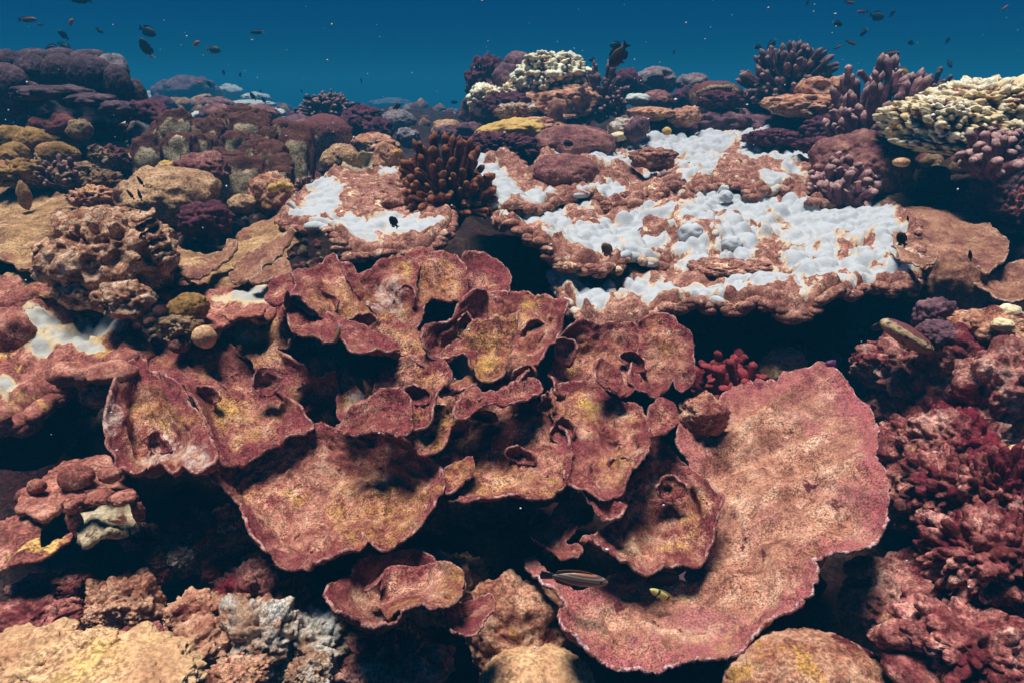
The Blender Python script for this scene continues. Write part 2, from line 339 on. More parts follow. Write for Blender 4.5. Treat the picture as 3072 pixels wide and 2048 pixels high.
    if ridges:
        for (x0, y0, x1, y1, w, a) in ridges:
            ab = np.array([x1 - x0, y1 - y0]); t = np.clip(((pts - (x0, y0)) @ ab) / (ab @ ab), 0, 1)
            dd = np.linalg.norm(pts - ((x0, y0) + t[:, None] * ab), axis=1); P = P + nv * (a * np.exp(-(dd / w) ** 2))[:, None]
    if lump is not None: P[:, 2] += lump(P, pts, d, at_)
    if roll: P[:, 2] -= roll[1] * (1 - np.sqrt(1 - (1 - np.clip(d / roll[0], 0, 1)) ** 2))
    nv = vnormals(P, T)
    B = P - (np.array([0, 0, 1.0]) if down else nv) * (th * (.55 + .45 * np.clip(d / 40, 0, 1)))[:, None]
    E = np.vstack([T[:, [0, 1]], T[:, [1, 2]], T[:, [2, 0]]]); key = np.sort(E, 1); code = key[:, 0] * len(pts) + key[:, 1]
    u, c = np.unique(code, return_counts=True); be = E[np.isin(code, u[c == 1])]
    m = len(P)
    walls = np.vstack([np.column_stack([be[:, 1], be[:, 0], be[:, 0] + m]), np.column_stack([be[:, 1], be[:, 0] + m, be[:, 1] + m])])
    V = np.vstack([P, B]); FT = np.vstack([T, T[:, ::-1] + m, walls])
    ob = obj(name, V, FT, M[mat], parent, {k: np.concatenate([v, v]) for k, v in at_.items()})
    LASTSHEET.update(P=P, T=T, a=at_, be=be, d=d)
    if label: tag(ob, label, cat)
    return ob
LASTSHEET = {}
def rim_roll(parent, mat, rimrad, seed, rimstep=.016, ik=2):
    """the lumpy roll along the rim of a table plate, too finely lobed to pick apart"""
    rs = np.random.RandomState(seed); P, T, a, be = (LASTSHEET[k] for k in ('P', 'T', 'a', 'be')); w = a.get('white')
    temps = []
    for q in range(6):
        U, TT = ico(ik); temps.append(U * (1 + .22 * fbm(U * 1.6 + q * 7, q, 3) + .1 * fbm(U * 4 + q * 3, q, 2))[:, None])
    TT = ico(ik)[1]; nv_ = len(ico(ik)[0]); VS, TS, W, base = [], [], [], 0
    # rim roll
    nxt = {int(i): int(j) for i, j in be}; VS, TS, W, base = [], [], [], 0; start = int(be[0, 0]); i = start; acc = 0; step = rimstep
    while True:
        j = nxt.get(i)
        if j is None: break
        acc += np.linalg.norm(P[j] - P[i])
        if acc > step:
            acc = 0; step = rimstep * rs.uniform(.6, 1.4); t = P[j] - P[i]; t = t / max(1e-9, np.linalg.norm(t)); t[2] = 0; t /= max(1e-9, np.linalg.norm(t)); nn = np.array([-t[1], t[0], 0])
            r = rimrad * rs.uniform(.8, 1.15); S = temps[rs.randint(6)] * (r * rs.uniform(1.2, 2.2), r * rs.uniform(.8, 1.2), r * rs.uniform(.6, .9))
            VS.append(np.outer(S[:, 0], t) + np.outer(S[:, 1], nn) + np.outer(S[:, 2], (0, 0, 1)) + P[i] + (0, 0, -r * .25)); TS.append(TT + base); base += nv_
            W.append(np.full(nv_, max(0, w[i] - .25 + (rs.rand() < .22) * rs.uniform(.1, .5))))
        i = j
        if i == start: break
    o = obj('rim_roll', np.vstack(VS), np.vstack(TS), M[mat], parent, {'white': np.concatenate(W)}); o['kind'] = 'stuff'


ICO = {}
def ico(k):
    if k not in ICO:
        bm = bmesh.new(); bmesh.ops.create_icosphere(bm, subdivisions=k, radius=1.0)
        ICO[k] = (np.array([v.co[:] for v in bm.verts]), np.array([[v.index for v in f.verts] for f in bm.faces])); bm.free()
    return ICO[k]
def lump(name, x, y, Y, rx, ry, mat, label=None, cat=None, parent=None, rd=None, k=5, f=(1.6, .26), knob=None, pit=None, fine=(7, .07), flat=1.0, tilt=0, group=None, capz=None, hole=None, seed=None):
    """a boulder-like coral: centre pixel, forward distance, half width and half height in photo pixels (real size follows), depth radius rd in px"""
    SEED[0] += 1; s = SEED[0] if seed is None else seed
    if Y < 1.8 and k == 5: k = 6
    U, T = ico(k); C = at(x, y, Y); mp = np.linalg.norm(C - CAM) / F
    a, b, c = rx * mp, (rd or rx * .85) * mp, ry * mp
    R = np.array([a, b, c]); g = (a * b * c) ** (1 / 3)
    D = U * R / g                                       # noise space in units of the mean radius
    off = np.array([s * 7.13, s * 3.7, s * 5.9]) % 97
    r = 1 + 1.15 * f[1] * fbm(D * f[0] + off, s, 4) + .035 * fbm(D * 15 + off, s + 4, 2) + fine[1] * fbm(D * fine[0] + off, s + 9, 3)
    at_ = {'cap': (U[:, 2] + .15 * fbm(U * 5 + off, s)), 'tint': np.full(len(U), (s * .37) % 1)}
    if knob:
        kd = domes(D * knob[0] + off, s, .72); r = r + knob[1] * (kd - .25); at_['valley'] = 1 - kd * 1.7
    if pit:
        w, i = worley(D * pit[0] + off, s); r = r - pit[1] * np.clip(1 - w / .55, 0, 1) ** .7 * (i > .35)
    if hole:
        for hx, hz, hr, hd in hole:
            v = np.array([hx, -math.sqrt(max(0, 1 - hx * hx - hz * hz)), hz]); dd = np.linalg.norm(U - v, axis=1)
            r = r - hd * np.clip(1.15 - dd / hr, 0, 1) ** .6
    if capz is not None: at_['cap'] = at_['cap'] - capz + .5
    V = U * r[:, None] * R
    if flat != 1: V[:, 2] = np.where(V[:, 2] > 0, V[:, 2] * flat, V[:, 2])
    if tilt:
        ct, st = math.cos(tilt), math.sin(tilt); V = np.column_stack([V[:, 0] * ct - V[:, 2] * st, V[:, 1], V[:, 0] * st + V[:, 2] * ct])
    o = obj(name, V + C, T, M[mat], parent, at_)
    if label: tag(o, label, cat, group)
    return o

def finger_mesh(mat, seed, knobby=.1, sides=10, rings=14):
    r = np.random.RandomState(seed); V = []; tip = []
    bx, by = r.uniform(-.12, .12, 2)
    for i in range(rings + 1):
        t = i / rings; z = t
        rad = (1.0 - .18 * t + .16 * math.exp(-((t - .86) / .1) ** 2)) * (math.sqrt(max(0, 1 - ((t - .9) / .1) ** 2)) if t > .9 else 1)
        cx, cy_ = bx * t * t * 2, by * t * t * 2
        for j in range(sides):
            a = 2 * math.pi * j / sides; V.append((cx + math.cos(a) * rad * .1, cy_ + math.sin(a) * rad * .1, z)); tip.append(t ** 3)
    V = np.array(V); nz = fbm(V * (9, 9, 9) + seed * 5, seed, 3)
    V[:, :2] += np.column_stack([np.cos(nz * 5), np.sin(nz * 5)]) * .0 + (V[:, :2] - V[:, :2].mean(0)) * (nz * knobby * 5)[:, None] * .45
    Fc = []
    for i in range(rings):
        for j in range(sides):
            a, b = i * sides + j, i * sides + (j + 1) % sides; Fc.append((a, b, b + sides, a + sides))
    return mesh_data('branch', V, Fc, mat, {'tip': tip})
FM = {}
def bush(name, x, y, Y, w, h, n, thick, mat, label, cat='coral', seed=1, spread=82, group=None, start=.3, up=0.0, fork=.45):
    """branching coral: base pixel, forward distance, width and height in photo pixels, finger thickness in px; every finger is a part"""
    B = at(x, y, Y); mp = np.linalg.norm(B - CAM) / F
    t = thing(name, B, label, cat, group); r = random.Random(seed)
    if mat not in FM: FM[mat] = [finger_mesh(M[mat], 31 + i) for i in range(6)]
    a, c = w * mp / 2, h * mp
    lump('stem', x, y - h * .12, Y, w * .22, h * .3, mat, parent=t, k=3, f=(2, .3))
    n = int(n * 1.3)
    gold = math.pi * (3 - 5 ** .5)
    for i in range(n):
        ct = 1 - (i + .5) / n * (1 - math.cos(math.radians(spread))); th = math.acos(ct) + r.uniform(-.09, .09); ph = i * gold + r.uniform(-.35, .35)
        d = Vector((math.sin(th) * math.cos(ph), math.sin(th) * math.sin(ph), math.cos(th)))
        Lm = 1 / math.sqrt((d.x ** 2 + d.y ** 2) / a ** 2 + d.z ** 2 / c ** 2) * r.uniform(.78, 1.08)
        st = d * (Lm * start); tip = d * Lm
        if up: dirv = (tip - st); dirv = Vector((dirv.x * (1 - up), dirv.y * (1 - up), abs(dirv.z) + up * dirv.length)).normalized(); ln = (tip - st).length
        else: dirv = (tip - st).normalized(); ln = (tip - st).length
        st = tip - dirv * ln
        q = dirv.to_track_quat('Z', 'Y') @ Matrix.Rotation(r.uniform(0, 6.28), 3, 'Z').to_quaternion()
        rad = thick * .6 * mp * 5 * r.uniform(.75, 1.25)
        Mx = Matrix.Translation(st) @ q.to_matrix().to_4x4() @ Matrix.Diagonal((rad * 2, rad * 2, ln, 1))
        inst('branch', FM[mat][r.randrange(6)], Mx, t)
        if r.random() < fork:
            ax = Vector((r.uniform(-1, 1), r.uniform(-1, 1), r.uniform(-.2, .6))); d2 = (dirv + ax * .75).normalized(); s2 = st + dirv * ln * r.uniform(.45, .7); l2 = ln * r.uniform(.25, .45)
            inst('branch', FM[mat][r.randrange(6)], Matrix.Translation(s2) @ d2.to_track_quat('Z', 'Y').to_matrix().to_4x4() @ Matrix.Diagonal((rad * 1.7, rad * 1.7, l2, 1)), t)
    return t

# ------------------------------------------------------------------ fish
def fin_plate(pts, th):
    """a fin: outline in the fish's own plane with a real thickness, thinner towards its rim"""
    n = len(pts); c = np.mean(pts, 0); V = [(x, s * th, z) for s in (-1, 1) for x, z in pts] + [(c[0], -th * 1.6, c[1]), (c[0], th * 1.6, c[1])]; Fc = []
    for i in range(n):
        j = (i + 1) % n; Fc += [(2 * n, i, j), (2 * n + 1, n + j, n + i), (i, n + i, n + j), (i, n + j, j)]
    return np.array(V), np.array(Fc)
def fish_body(prof, wid, sides=14):
    V = []; Fc = []; k = len(prof)
    for (x, z0, z1), w in zip(prof, wid):
        for j in range(sides):
            a = 2 * math.pi * j / sides; V.append((x, math.cos(a) * w, (z0 + z1) / 2 + math.sin(a) * (z1 - z0) / 2))
    for i in range(k - 1):
        for j in range(sides):
            a, b = i * sides + j, i * sides + (j + 1) % sides; Fc.append((a, a + sides, b + sides)); Fc.append((a, b + sides, b))
    return np.array(V), np.array(Fc)
def body_shape(kind):
    hgt = {'chromis': .215, 'oval': .25, 'slim': .12, 'wrasse': .115, 'disc': .34}[kind]
    xs = [.5, .485, .44, .36, .25, .12, -.02, -.14, -.23, -.29, -.32]
    hs = [.04, .22, .5, .78, .95, 1, .93, .7, .45, .28, .24]
    ws = [.01, .03, .06, .085, .095, .09, .075, .05, .03, .016, .012]
    k = {'chromis': 1, 'oval': .9, 'slim': .8, 'wrasse': .75, 'disc': .7}[kind]
    return fish_body([(x, -hgt * h * .98, hgt * h) for x, h in zip(xs, hs)], [w * k for w in ws]), hgt
FISHM = {}
def fish_meshes(kind, bm_, tm, fm):
    key = (kind, bm_, tm, fm)
    if key in FISHM: return FISHM[key]
    (V, Fc), h = body_shape(kind); b = mesh_data('body', V, Fc, M[bm_], {'back': V[:, 2] / h, 'along': V[:, 0]})
    tail = {'chromis': [(-.3, .05), (-.38, .1), (-.5, .17), (-.455, .05), (-.44, 0), (-.455, -.05), (-.5, -.17), (-.38, -.1), (-.3, -.05)], 'wrasse': [(-.3, .045), (-.4, .06), (-.48, .07), (-.5, 0), (-.48, -.07), (-.4, -.06), (-.3, -.045)]}
    tp = tail['wrasse' if kind == 'wrasse' else 'chromis']
    sc = 1 if kind != 'slim' else .75
    tv, tf = fin_plate([(x, z * sc) for x, z in tp], .004); t = mesh_data('tail_fin', tv, tf, M[tm], None, False)
    dv, df = fin_plate([(.27, h * .9), (.2, h * 1.18), (.05, h * 1.28), (-.1, h * 1.2), (-.25, h * .9), (-.27, h * .45), (-.1, h * .75), (.1, h * .92)], .004); dd = mesh_data('dorsal_fin', dv, df, M[fm], None, False)
    av, af = fin_plate([(.03, -h * .93), (-.03, -h * 1.22), (-.14, -h * 1.16), (-.25, -h * .85), (-.27, -h * .42), (-.1, -h * .78)], .004); an = mesh_data('anal_fin', av, af, M[fm], None, False)
    pv, pf = fin_plate([(.22, -.02), (.1, .03), (.06, -.03), (.1, -.08), (.2, -.06)], .003); pv = pv + (0, .085, 0); pc = mesh_data('pectoral_fin', pv, pf, M[fm], None, False)
    pe, pef = fin_plate([(.2, -h * .9), (.12, -h * 1.25), (.08, -h * 1.3), (.1, -h * .95)], .004); pel = mesh_data('pelvic_fin', pe, pef, M[fm], None, False)
    U, T = ico(2); ev = U * .022; eye = [mesh_data('eye', ev * (1, .5, 1) + (.385, s * .068 * (.75 if kind in ('wrasse', 'slim') else .9), h * .22), T, M['eye']) for s in (-1, 1)]
    FISHM[key] = (b, t, dd, an, pc, pel, eye); return FISHM[key]
def fish(name, x, y, ln, head, mats, label, kind='chromis', real=.075, turn=0., full=True, Y=None, group=None, roll=0.):
    """head: heading in the picture, degrees (0 right, 90 up, 180 left); turn: degrees the nose points towards (+) or away from the viewer"""
    bm_, tm, fm = mats
    Yv = Y if Y else real * F / ln * CP
    C = at(x, y, Yv); real = ln * np.linalg.norm(C - CAM) / F
    a = math.radians(head); n = Vector((math.cos(a), -math.sin(math.radians(turn)), math.sin(a))).normalized()
    upv = Vector((0, 0, 1)) if abs(n.z) < .85 else Vector((-1 if n.z > 0 else 1, 0, .3))
    side = upv.cross(n).normalized(); u = n.cross(side)
    Mx = Matrix(((n.x, side.x, u.x), (n.y, side.y, u.y), (n.z, side.z, u.z))).to_4x4()
    if roll: Mx = Mx @ Matrix.Rotation(math.radians(roll), 4, 'X')
    t = thing(name, C, label, 'fish', group); t.matrix_world = Matrix.Translation(C) @ Mx @ Matrix.Diagonal((real, real, real, 1))
    b, ta, d, an, pc, pel, eye = fish_meshes(kind, bm_, tm, fm); I = Matrix.Identity(4)
    bo = inst('body', b, I, t); inst('tail_fin', ta, I, t); inst('dorsal_fin', d, I, t); inst('anal_fin', an, I, t)
    if full:
        inst('pectoral_fin', pc, I, t); inst('pelvic_fin', pel, I, t)
        for e in eye: inst('eye', e, I, bo)
    return t
# ------------------------------------------------------------------ the setting: sea floor, rubble, water
PY = [-2, .3, 1, 1.5, 2, 2.5, 3.2, 4, 5, 6.5, 9, 13, 25, 90]
PZ = [-1.9, -1.9, -1.85, -1.78, -1.6, -1.4, -1.12, -.9, -.72, -.55, -.46, -.52, -1.0, -3.4]
def ground_z(x, y):
    z = np.interp(y, PY, PZ)
    z = z + .42 * np.exp(-(((x + 3.2) / 1.5) ** 2 + ((y - 4.0) / 1.4) ** 2)) + .30 * np.exp(-(((x - 3.0) / 1.2) ** 2 + ((y - 4.0) / 1.6) ** 2))
    p = np.column_stack([x, y, np.zeros_like(x)])
    amp = np.interp(y, [0, 3, 8, 30], [1, 1, 1.2, 2.5])
    z = z + amp * (.16 * fbm(p * 1.1, 3, 3) + .09 * fbm(p * 4, 8, 4) + .035 * domes(p * 7, 5)) + .02 * fbm(p * 16, 21, 3)
    return z + CAM[2]
def build_ground():
    ys = np.concatenate([np.linspace(-2, .4, 14)[:-1], np.geomspace(.4, 90, 330)]); ss = np.linspace(-1, 1, 331); ss = np.sign(ss) * np.abs(ss) ** 1.25
    Yg, Sg = np.meshgrid(ys, ss, indexing='ij'); Xg = Sg * (1.25 * np.maximum(Yg, 0) + 3.2)
    V = np.column_stack([Xg.ravel(), Yg.ravel(), ground_z(Xg.ravel(), Yg.ravel())]); nc = len(ss)
    i = np.arange(len(ys) - 1)[:, None] * nc + np.arange(nc - 1)[None]; i = i.ravel()
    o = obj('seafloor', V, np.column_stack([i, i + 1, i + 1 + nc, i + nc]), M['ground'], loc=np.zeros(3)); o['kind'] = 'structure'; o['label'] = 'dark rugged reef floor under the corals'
build_ground()
def build_rubble():
    rs = np.random.RandomState(4); VS, TS, tint, base = [], [], [], 0
    temps = []
    for q in range(8):
        U, T = ico(2); r = 1 + .35 * fbm(U * 1.7 + q * 9, q, 3) + .25 * (domes(U * 2.2 + q * 5, q) - .3)
        temps.append((U * r[:, None], T))
    spots = []
    for i in range(3000):                       # left slope, right bank and the valley floor behind the tables
        k = rs.rand()
        if k < .5: y = rs.uniform(2.4, 5.8); x = rs.uniform(-.78, -.28) * y
        elif k < .68: y = rs.uniform(2.4, 6); x = rs.uniform(.42, .8) * y
        elif k < .93: y = rs.uniform(5.2, 17); x = rs.uniform(-.8, .8) * y
        else: y = rs.uniform(6, 25); x = rs.uniform(-.8, .8) * y
        spots.append((x, y))
    sp = np.array(spots); gz = ground_z(sp[:, 0], sp[:, 1])
    for (x, y), z in zip(spots, gz):
        U, T = temps[rs.randint(8)]; s = (.014 + .05 * rs.rand() ** 3) * (1 + .16 * max(0, y - 3)); a = rs.uniform(0, 6.28); c, si = math.cos(a), math.sin(a)
        R = np.array([[c, -si, 0], [si, c, 0], [0, 0, 1]]); V = (U * rs.uniform(.6, 1.4, 3)) @ R.T * s + (x, y, z + s * .35)
        VS.append(V); TS.append(T + base); base += len(U); tint.append(np.full(len(U), rs.rand()))
    o = obj('coral_rubble', np.vstack(VS), np.vstack(TS), M['rubble'], None, {'tint': np.concatenate(tint)}, loc=np.zeros(3)); tag(o, 'broken coral rubble strewn over the reef floor', 'rubble', kind='stuff')
build_rubble()
def build_haze():
    V = [(x, y, z) for x in (-130, 130) for y in (-6, 95) for z in (-6.5, CAM[2] + 1.25)]
    me = bpy.data.meshes.new('haze'); me.from_pydata(V, [], [(0, 1, 3, 2), (4, 6, 7, 5), (0, 4, 5, 1), (2, 3, 7, 6), (0, 2, 6, 4), (1, 5, 7, 3)])
    m = bpy.data.materials.new('sea_water_haze'); m.use_nodes = True; nt = m.node_tree; nt.nodes.clear()
    out = N(nt, 'ShaderNodeOutputMaterial'); v = N(nt, 'ShaderNodeVolumePrincipled')
    v.inputs['Color'].default_value = (.014, .245, .47, 1); v.inputs['Density'].default_value = .040
    nt.links.new(v.outputs[0], out.inputs['Volume']); me.materials.append(m)
    o = bpy.data.objects.new('haze', me); COL.objects.link(o); o['kind'] = 'stuff'; o['label'] = 'blue sea water haze filling the whole scene'; o['category'] = 'water'
build_haze()

# ------------------------------------------------------------------ bleached table corals
CAPID = [None]
def caps(q, s, rad=.62):
    """spherical caps around jittered points of the plan, one per cell"""
    f = np.floor(q[:, :2]); best = np.zeros(len(q)); z0 = np.zeros(len(q)); near = np.full(len(q), 9.0); idv = np.zeros(len(q))
    for a in (-1, 0, 1):
        for b in (-1, 0, 1):
            g = f + (a, b); o = [h3(g[:, 0], g[:, 1], z0, s + k) for k in (1, 2, 3)]
            r = rad * (.55 + .75 * o[2]); d2 = (g[:, 0] + .5 + .8 * (o[0] - .5) - q[:, 0]) ** 2 + (g[:, 1] + .5 + .8 * (o[1] - .5) - q[:, 1]) ** 2
            best = np.maximum(best, np.sqrt(np.clip(r * r - d2, 0, None))); m = d2 < near; near = np.where(m, d2, near); idv = np.where(m, o[2], idv)
    CAPID[0] = idv
    return best
def table_relief(cell=.05, amp=1.0, rimh=.02, rimd=26, rough=.012):
    """white patches swell into fused round knobs, brown parts are lower and rough"""
    def f(P, pts, d, a):
        q = P.copy(); q[:, 2] = 0; q = q + .2 * cell * np.column_stack([fbm(q * 12, 31, 2), fbm(q * 12, 32, 2), 0 * q[:, 0]])
        caps(q / cell, 3); a['white'] = np.clip(a['white'] + .55 * (CAPID[0] - .5) * (a['white'] > .05), 0, 1)
        w = sstep(.40, .60, a['white']); big = sstep(.05, .5, fbm(q * 3.6, 77, 2))
        dm = cell * np.maximum(.95 * caps(q / cell, 3), (.25 + .9 * big) * 1.7 * caps(q / (cell * 1.7) + 7, 9, .6))
        br = cell * 1.0 * caps(q / (cell * 1.6) + 3, 14, .66) + rough * fbm(q * 22, 5, 4) + .5 * rough * fbm(q * 60, 6, 2)
        return amp * (w * dm + (1 - w) * br) + .10 * fbm(q * 2.2, 2, 3) + rimh * np.exp(-((d - rimd) / (rimd * .8)) ** 2)
    return f
T = thing('table_coral', at(2150, 1000, 3.2), 'huge tiered table coral, bleached white with rusty brown rims, right of centre', 'table coral')
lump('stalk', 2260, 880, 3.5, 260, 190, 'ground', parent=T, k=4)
sheet('plate', Z2(1300, 340, [(712, 1010), (760, 975), (900, 930), (1000, 880), (1080, 800), (1150, 640), (1250, 520), (1500, 430), (1900, 420), (2300, 430), (2560, 470), (2760, 540), (2800, 660), (2830, 760), (2900, 850), (2940, 960), (2860, 1040), (2730, 1060), (2600, 1050), (2490, 1120), (2400, 1150), (2340, 1190), (2250, 1220), (2120, 1215), (1980, 1190), (1800, 1190), (1640, 1180), (1480, 1180), (1330, 1150), (1280, 1180), (1230, 1220), (1130, 1215), (1020, 1190), (940, 1160), (860, 1110), (780, 1070)]),
      [(2100, 950, 2.3), (1660, 850, 2.66), (2440, 910, 2.38), (2760, 830, 2.62), (2200, 780, 2.78), (2200, 690, 3.2), (2200, 600, 3.75), (2640, 600, 3.7), (1930, 560, 4.0), (2500, 565, 4.0), (1880, 700, 3.15)],
      'table', T, world=9, th=.04, jag=4, roll=(30, .025), rimw=26, lump=table_relief(.05), down=True,
      white=Z2(1300, 340, [(800, 1010, 110, 60), (960, 1080, 150, 70), (1200, 1040, 220, 80), (1500, 1100, 260, 55), (1750, 1100, 200, 60), (2000, 1060, 200, 80), (2200, 1040, 200, 90), (2350, 960, 180, 110), (2300, 880, 200, 70), (1850, 1000, 90, 70), (2480, 900, 160, 70), (1550, 700, 140, 90), (1500, 820, 110, 100), (1800, 760, 160, 110), (1480, 510, 150, 60), (1750, 530, 260, 90), (2000, 590, 260, 80), (2250, 580, 300, 90), (2450, 610, 200, 110), (2600, 700, 170, 90), (2600, 600, 160, 80), (2300, 720, 200, 80), (2720, 800, 120, 80), (2740, 960, 120, 60), (2360, 800, 110, 70)]))
rim_roll(T, 'table', .024, 11)
sheet('plate', Z2(1300, 340, [(385, 610), (400, 560), (470, 530), (560, 510), (700, 480), (900, 430), (1200, 420), (1500, 470), (1650, 600), (1700, 760), (1600, 880), (1450, 860), (1320, 840), (1200, 790), (1100, 850), (960, 885), (850, 880), (700, 855), (570, 815), (490, 765), (440, 725), (395, 660)]),
      [(1520, 660, 3.05), (1580, 740, 2.72), (1750, 780, 2.6), (1900, 740, 2.72), (1700, 640, 3.3), (2000, 590, 3.75), (1800, 565, 4.0), (2140, 700, 3.12), (2060, 780, 2.85), (1600, 600, 3.55)],
      'table', T, world=10, th=.04, jag=4, roll=(30, .025), rimw=26, lump=table_relief(.05), down=True,
      white=Z2(1300, 340, [(560, 560, 150, 50), (650, 600, 200, 80), (720, 660, 130, 60), (600, 690, 130, 40), (900, 700, 110, 60), (1100, 700, 180, 70), (1200, 660, 110, 80), (1300, 720, 110, 90), (950, 760, 160, 40), (800, 760, 120, 28), (1100, 790, 110, 22), (1350, 660, 110, 40), (1560, 690, 130, 120), (900, 560, 60, 40)]))
rim_roll(T, 'table', .024, 12)
sheet('plate', Z2(1300, 340, [(195, 400), (200, 345), (260, 315), (330, 325), (400, 305), (500, 330), (600, 370), (680, 270), (760, 200), (840, 160), (1000, 175), (1120, 175), (1200, 130), (1400, 125), (1560, 125), (1720, 108), (1880, 130), (1920, 175), (2100, 190), (2280, 250), (2420, 300), (2520, 400), (2440, 480), (2200, 490), (2170, 440), (1900, 480), (1700, 430), (1450, 480), (1200, 520), (950, 490), (800, 480), (620, 520), (480, 530), (380, 500), (220, 480)]),
      [(1410, 570, 3.42), (1500, 600, 3.25), (1700, 580, 3.5), (1640, 500, 4.3), (1720, 425, 5.4), (2000, 500, 4.4), (1950, 410, 5.7), (2200, 400, 5.9), (2400, 440, 5.2), (2540, 520, 4.3), (2200, 580, 3.7), (2000, 590, 3.6), (2380, 570, 3.8)],
      'table', T, world=12, th=.04, jag=3, roll=(30, .025), rimw=26, lump=table_relief(.06, .9), down=True,
      white=Z2(1300, 340, [(240, 380, 70, 80), (430, 430, 70, 60), (330, 360, 90, 30), (520, 450, 110, 30), (620, 470, 90, 50), (880, 220, 170, 70), (1000, 260, 150, 40), (1100, 320, 130, 40), (1250, 220, 130, 100), (1330, 190, 170, 70), (1520, 190, 110, 80), (1720, 170, 180, 45), (1620, 310, 150, 60), (1580, 340, 130, 50), (1920, 240, 140, 40), (2020, 190, 110, 30), (2220, 290, 170, 28), (2150, 370, 80, 26), (1000, 460, 120, 26), (1330, 370, 60, 40), (2040, 420, 110, 30)]))
rim_roll(T, 'table', .028, 13)
# raised brown ledges and white towers of the same colony
for (x, y, Y, rx, ry, m, f_) in [(1960, 470, 4.05, 66, 40, 'table', 0), (2310, 545, 4.1, 95, 34, 'table', 0), (2180, 470 + 330, 2.72, 110, 30, 'table', 0), (1900, 590, 3.6, 40, 24, 'table', 0)]:
    lump('ledge', x, y, Y, rx, ry, m, parent=T, rd=rx * .7, k=5, knob=(2.6, .3), fine=(9, .1), flat=.6)
for (x, y, Y, rx, ry) in [(2072, 706, 2.98, 36, 34), (2195, 736, 2.9, 30, 26), (2172, 572, 3.85, 15, 15), (2180, 592, 3.72, 18, 16), (2225, 858, 2.56, 26, 18)]:
    lump('white_knob', x, y, Y, rx, ry, 'tablewhite', parent=T, k=4, knob=(1.8, .22), f=(1.5, .12), fine=(6, .01))

TL = thing('table_coral', at(1090, 760, 3.0), 'small white table coral with a thick brown rim beside the red finger coral', 'table coral')
lump('stalk', 1110, 790, 3.2, 110, 80, 'ground', parent=TL, k=4)
sheet('plate', DS([(640, 500), (655, 472), (700, 450), (745, 425), (770, 405), (830, 412), (870, 400), (905, 388), (945, 392), (985, 425), (1005, 478), (1040, 498), (1037, 520), (990, 545), (900, 561), (800, 566), (740, 548), (690, 534), (655, 520)]),
      [(1050, 738, 2.68), (845, 655, 3.1), (1350, 665, 3.0), (1000, 545, 3.95), (1230, 515, 4.2), (1100, 620, 3.3)], 'table', TL, world=9, th=.04, jag=4, roll=(30, .025), rimw=24, lump=table_relief(.045, .5), down=True,
      white=Z2(0, 340, [(1860, 600, 110, 60), (1960, 540, 90, 100), (1990, 480, 60, 50), (2200, 690, 190, 60), (2330, 660, 170, 40), (2050, 690, 90, 26), (2480, 700, 170, 40), (1850, 660, 90, 30), (1990, 740, 120, 24), (2400, 380, 90, 30)]))
rim_roll(TL, 'table', .024, 14)
for (x, y, Y, rx, ry) in [(1170, 555, 3.75, 50, 26), (1190, 610, 3.4, 62, 30), (1120, 590, 3.5, 42, 22), (1270, 650, 3.15, 34, 20), (1230, 690, 3.0, 40, 18)]:
    lump('ledge', x, y, Y, rx, ry, 'table', parent=TL, k=4, knob=(2.2, .35), fine=(9, .1))

TP = thing('table_coral', at(150, 1150, 2.0), 'rose and white knobbly table coral jutting in from the left edge', 'table coral')
lump('stalk', 60, 1250, 2.1, 130, 120, 'ground', parent=TP, k=4)
PR = table_relief(.055, .8, .02, 40, .008)
sheet('plate', Z2(0, 340, [(-120, 1300), (-60, 1080), (60, 1050), (180, 1060), (250, 1130), (420, 1120), (560, 1140), (640, 1180), (740, 1230), (800, 1290), (820, 1370), (860, 1420), (800, 1500), (700, 1560), (560, 1620), (500, 1580), (470, 1480), (380, 1560), (240, 1640), (100, 1720), (0, 1780), (-120, 1800), (-160, 1550)]),
      [(0, 1220, 1.72), (250, 1150, 1.85), (400, 1060, 2.0), (300, 910, 2.35), (50, 880, 2.4), (0, 1050, 2.0)], 'tableleft', TP, world=9, th=.04, jag=4, roll=(30, .025), rimw=26, lump=PR, down=True,
      white=Z2(0, 340, [(260, 1310, 100, 44), (430, 1390, 150, 44), (570, 1340, 110, 44), (700, 1320, 90, 50), (560, 1450, 70, 40), (260, 1410, 100, 40), (20, 1590, 60, 80)]))
rim_roll(TP, 'tableleft', .03, 15)
for (x, y, Y, rx, ry) in [(60, 915, 2.25, 62, 44), (40, 1000, 2.05, 50, 60), (250, 935, 2.25, 60, 34), (220, 1120, 1.85, 60, 30), (370, 1080, 1.95, 50, 34), (330, 1115, 1.86, 60, 26)]:
    lump('lobe', x, y, Y, rx, ry, 'tableleft', parent=TP, k=4, f=(1.4, .25), fine=(8, .05))

# ------------------------------------------------------------------ the red whorl of plates in the foreground
WH = thing('plate_coral', at(1250, 1500, 1.85), 'big whorl of upright maroon and ochre plates in the middle foreground', 'plate coral')
lump('stem', 1270, 1370, 2.0, 400, 230, 'plate', parent=WH, k=6, f=(2.2, .45), fine=(6, .16), rd=200)
A1 = lambda p: Z2(300, 740, p)
A2 = lambda p: Z2(1200, 740, p)
A3 = lambda p: Z2(300, 1264, p)
A4 = lambda p: Z2(1500, 1264, p)
PL = dict(parent=WH, sp=7.5, th=.013, curl=.026, inflate=8, bump=(6, .042))
def frond(outl, anch, name='frond', **kw):
    q = dict(PL); q.update(kw); return sheet(name, outl, anch, q.pop('mat', 'plate'), **q)
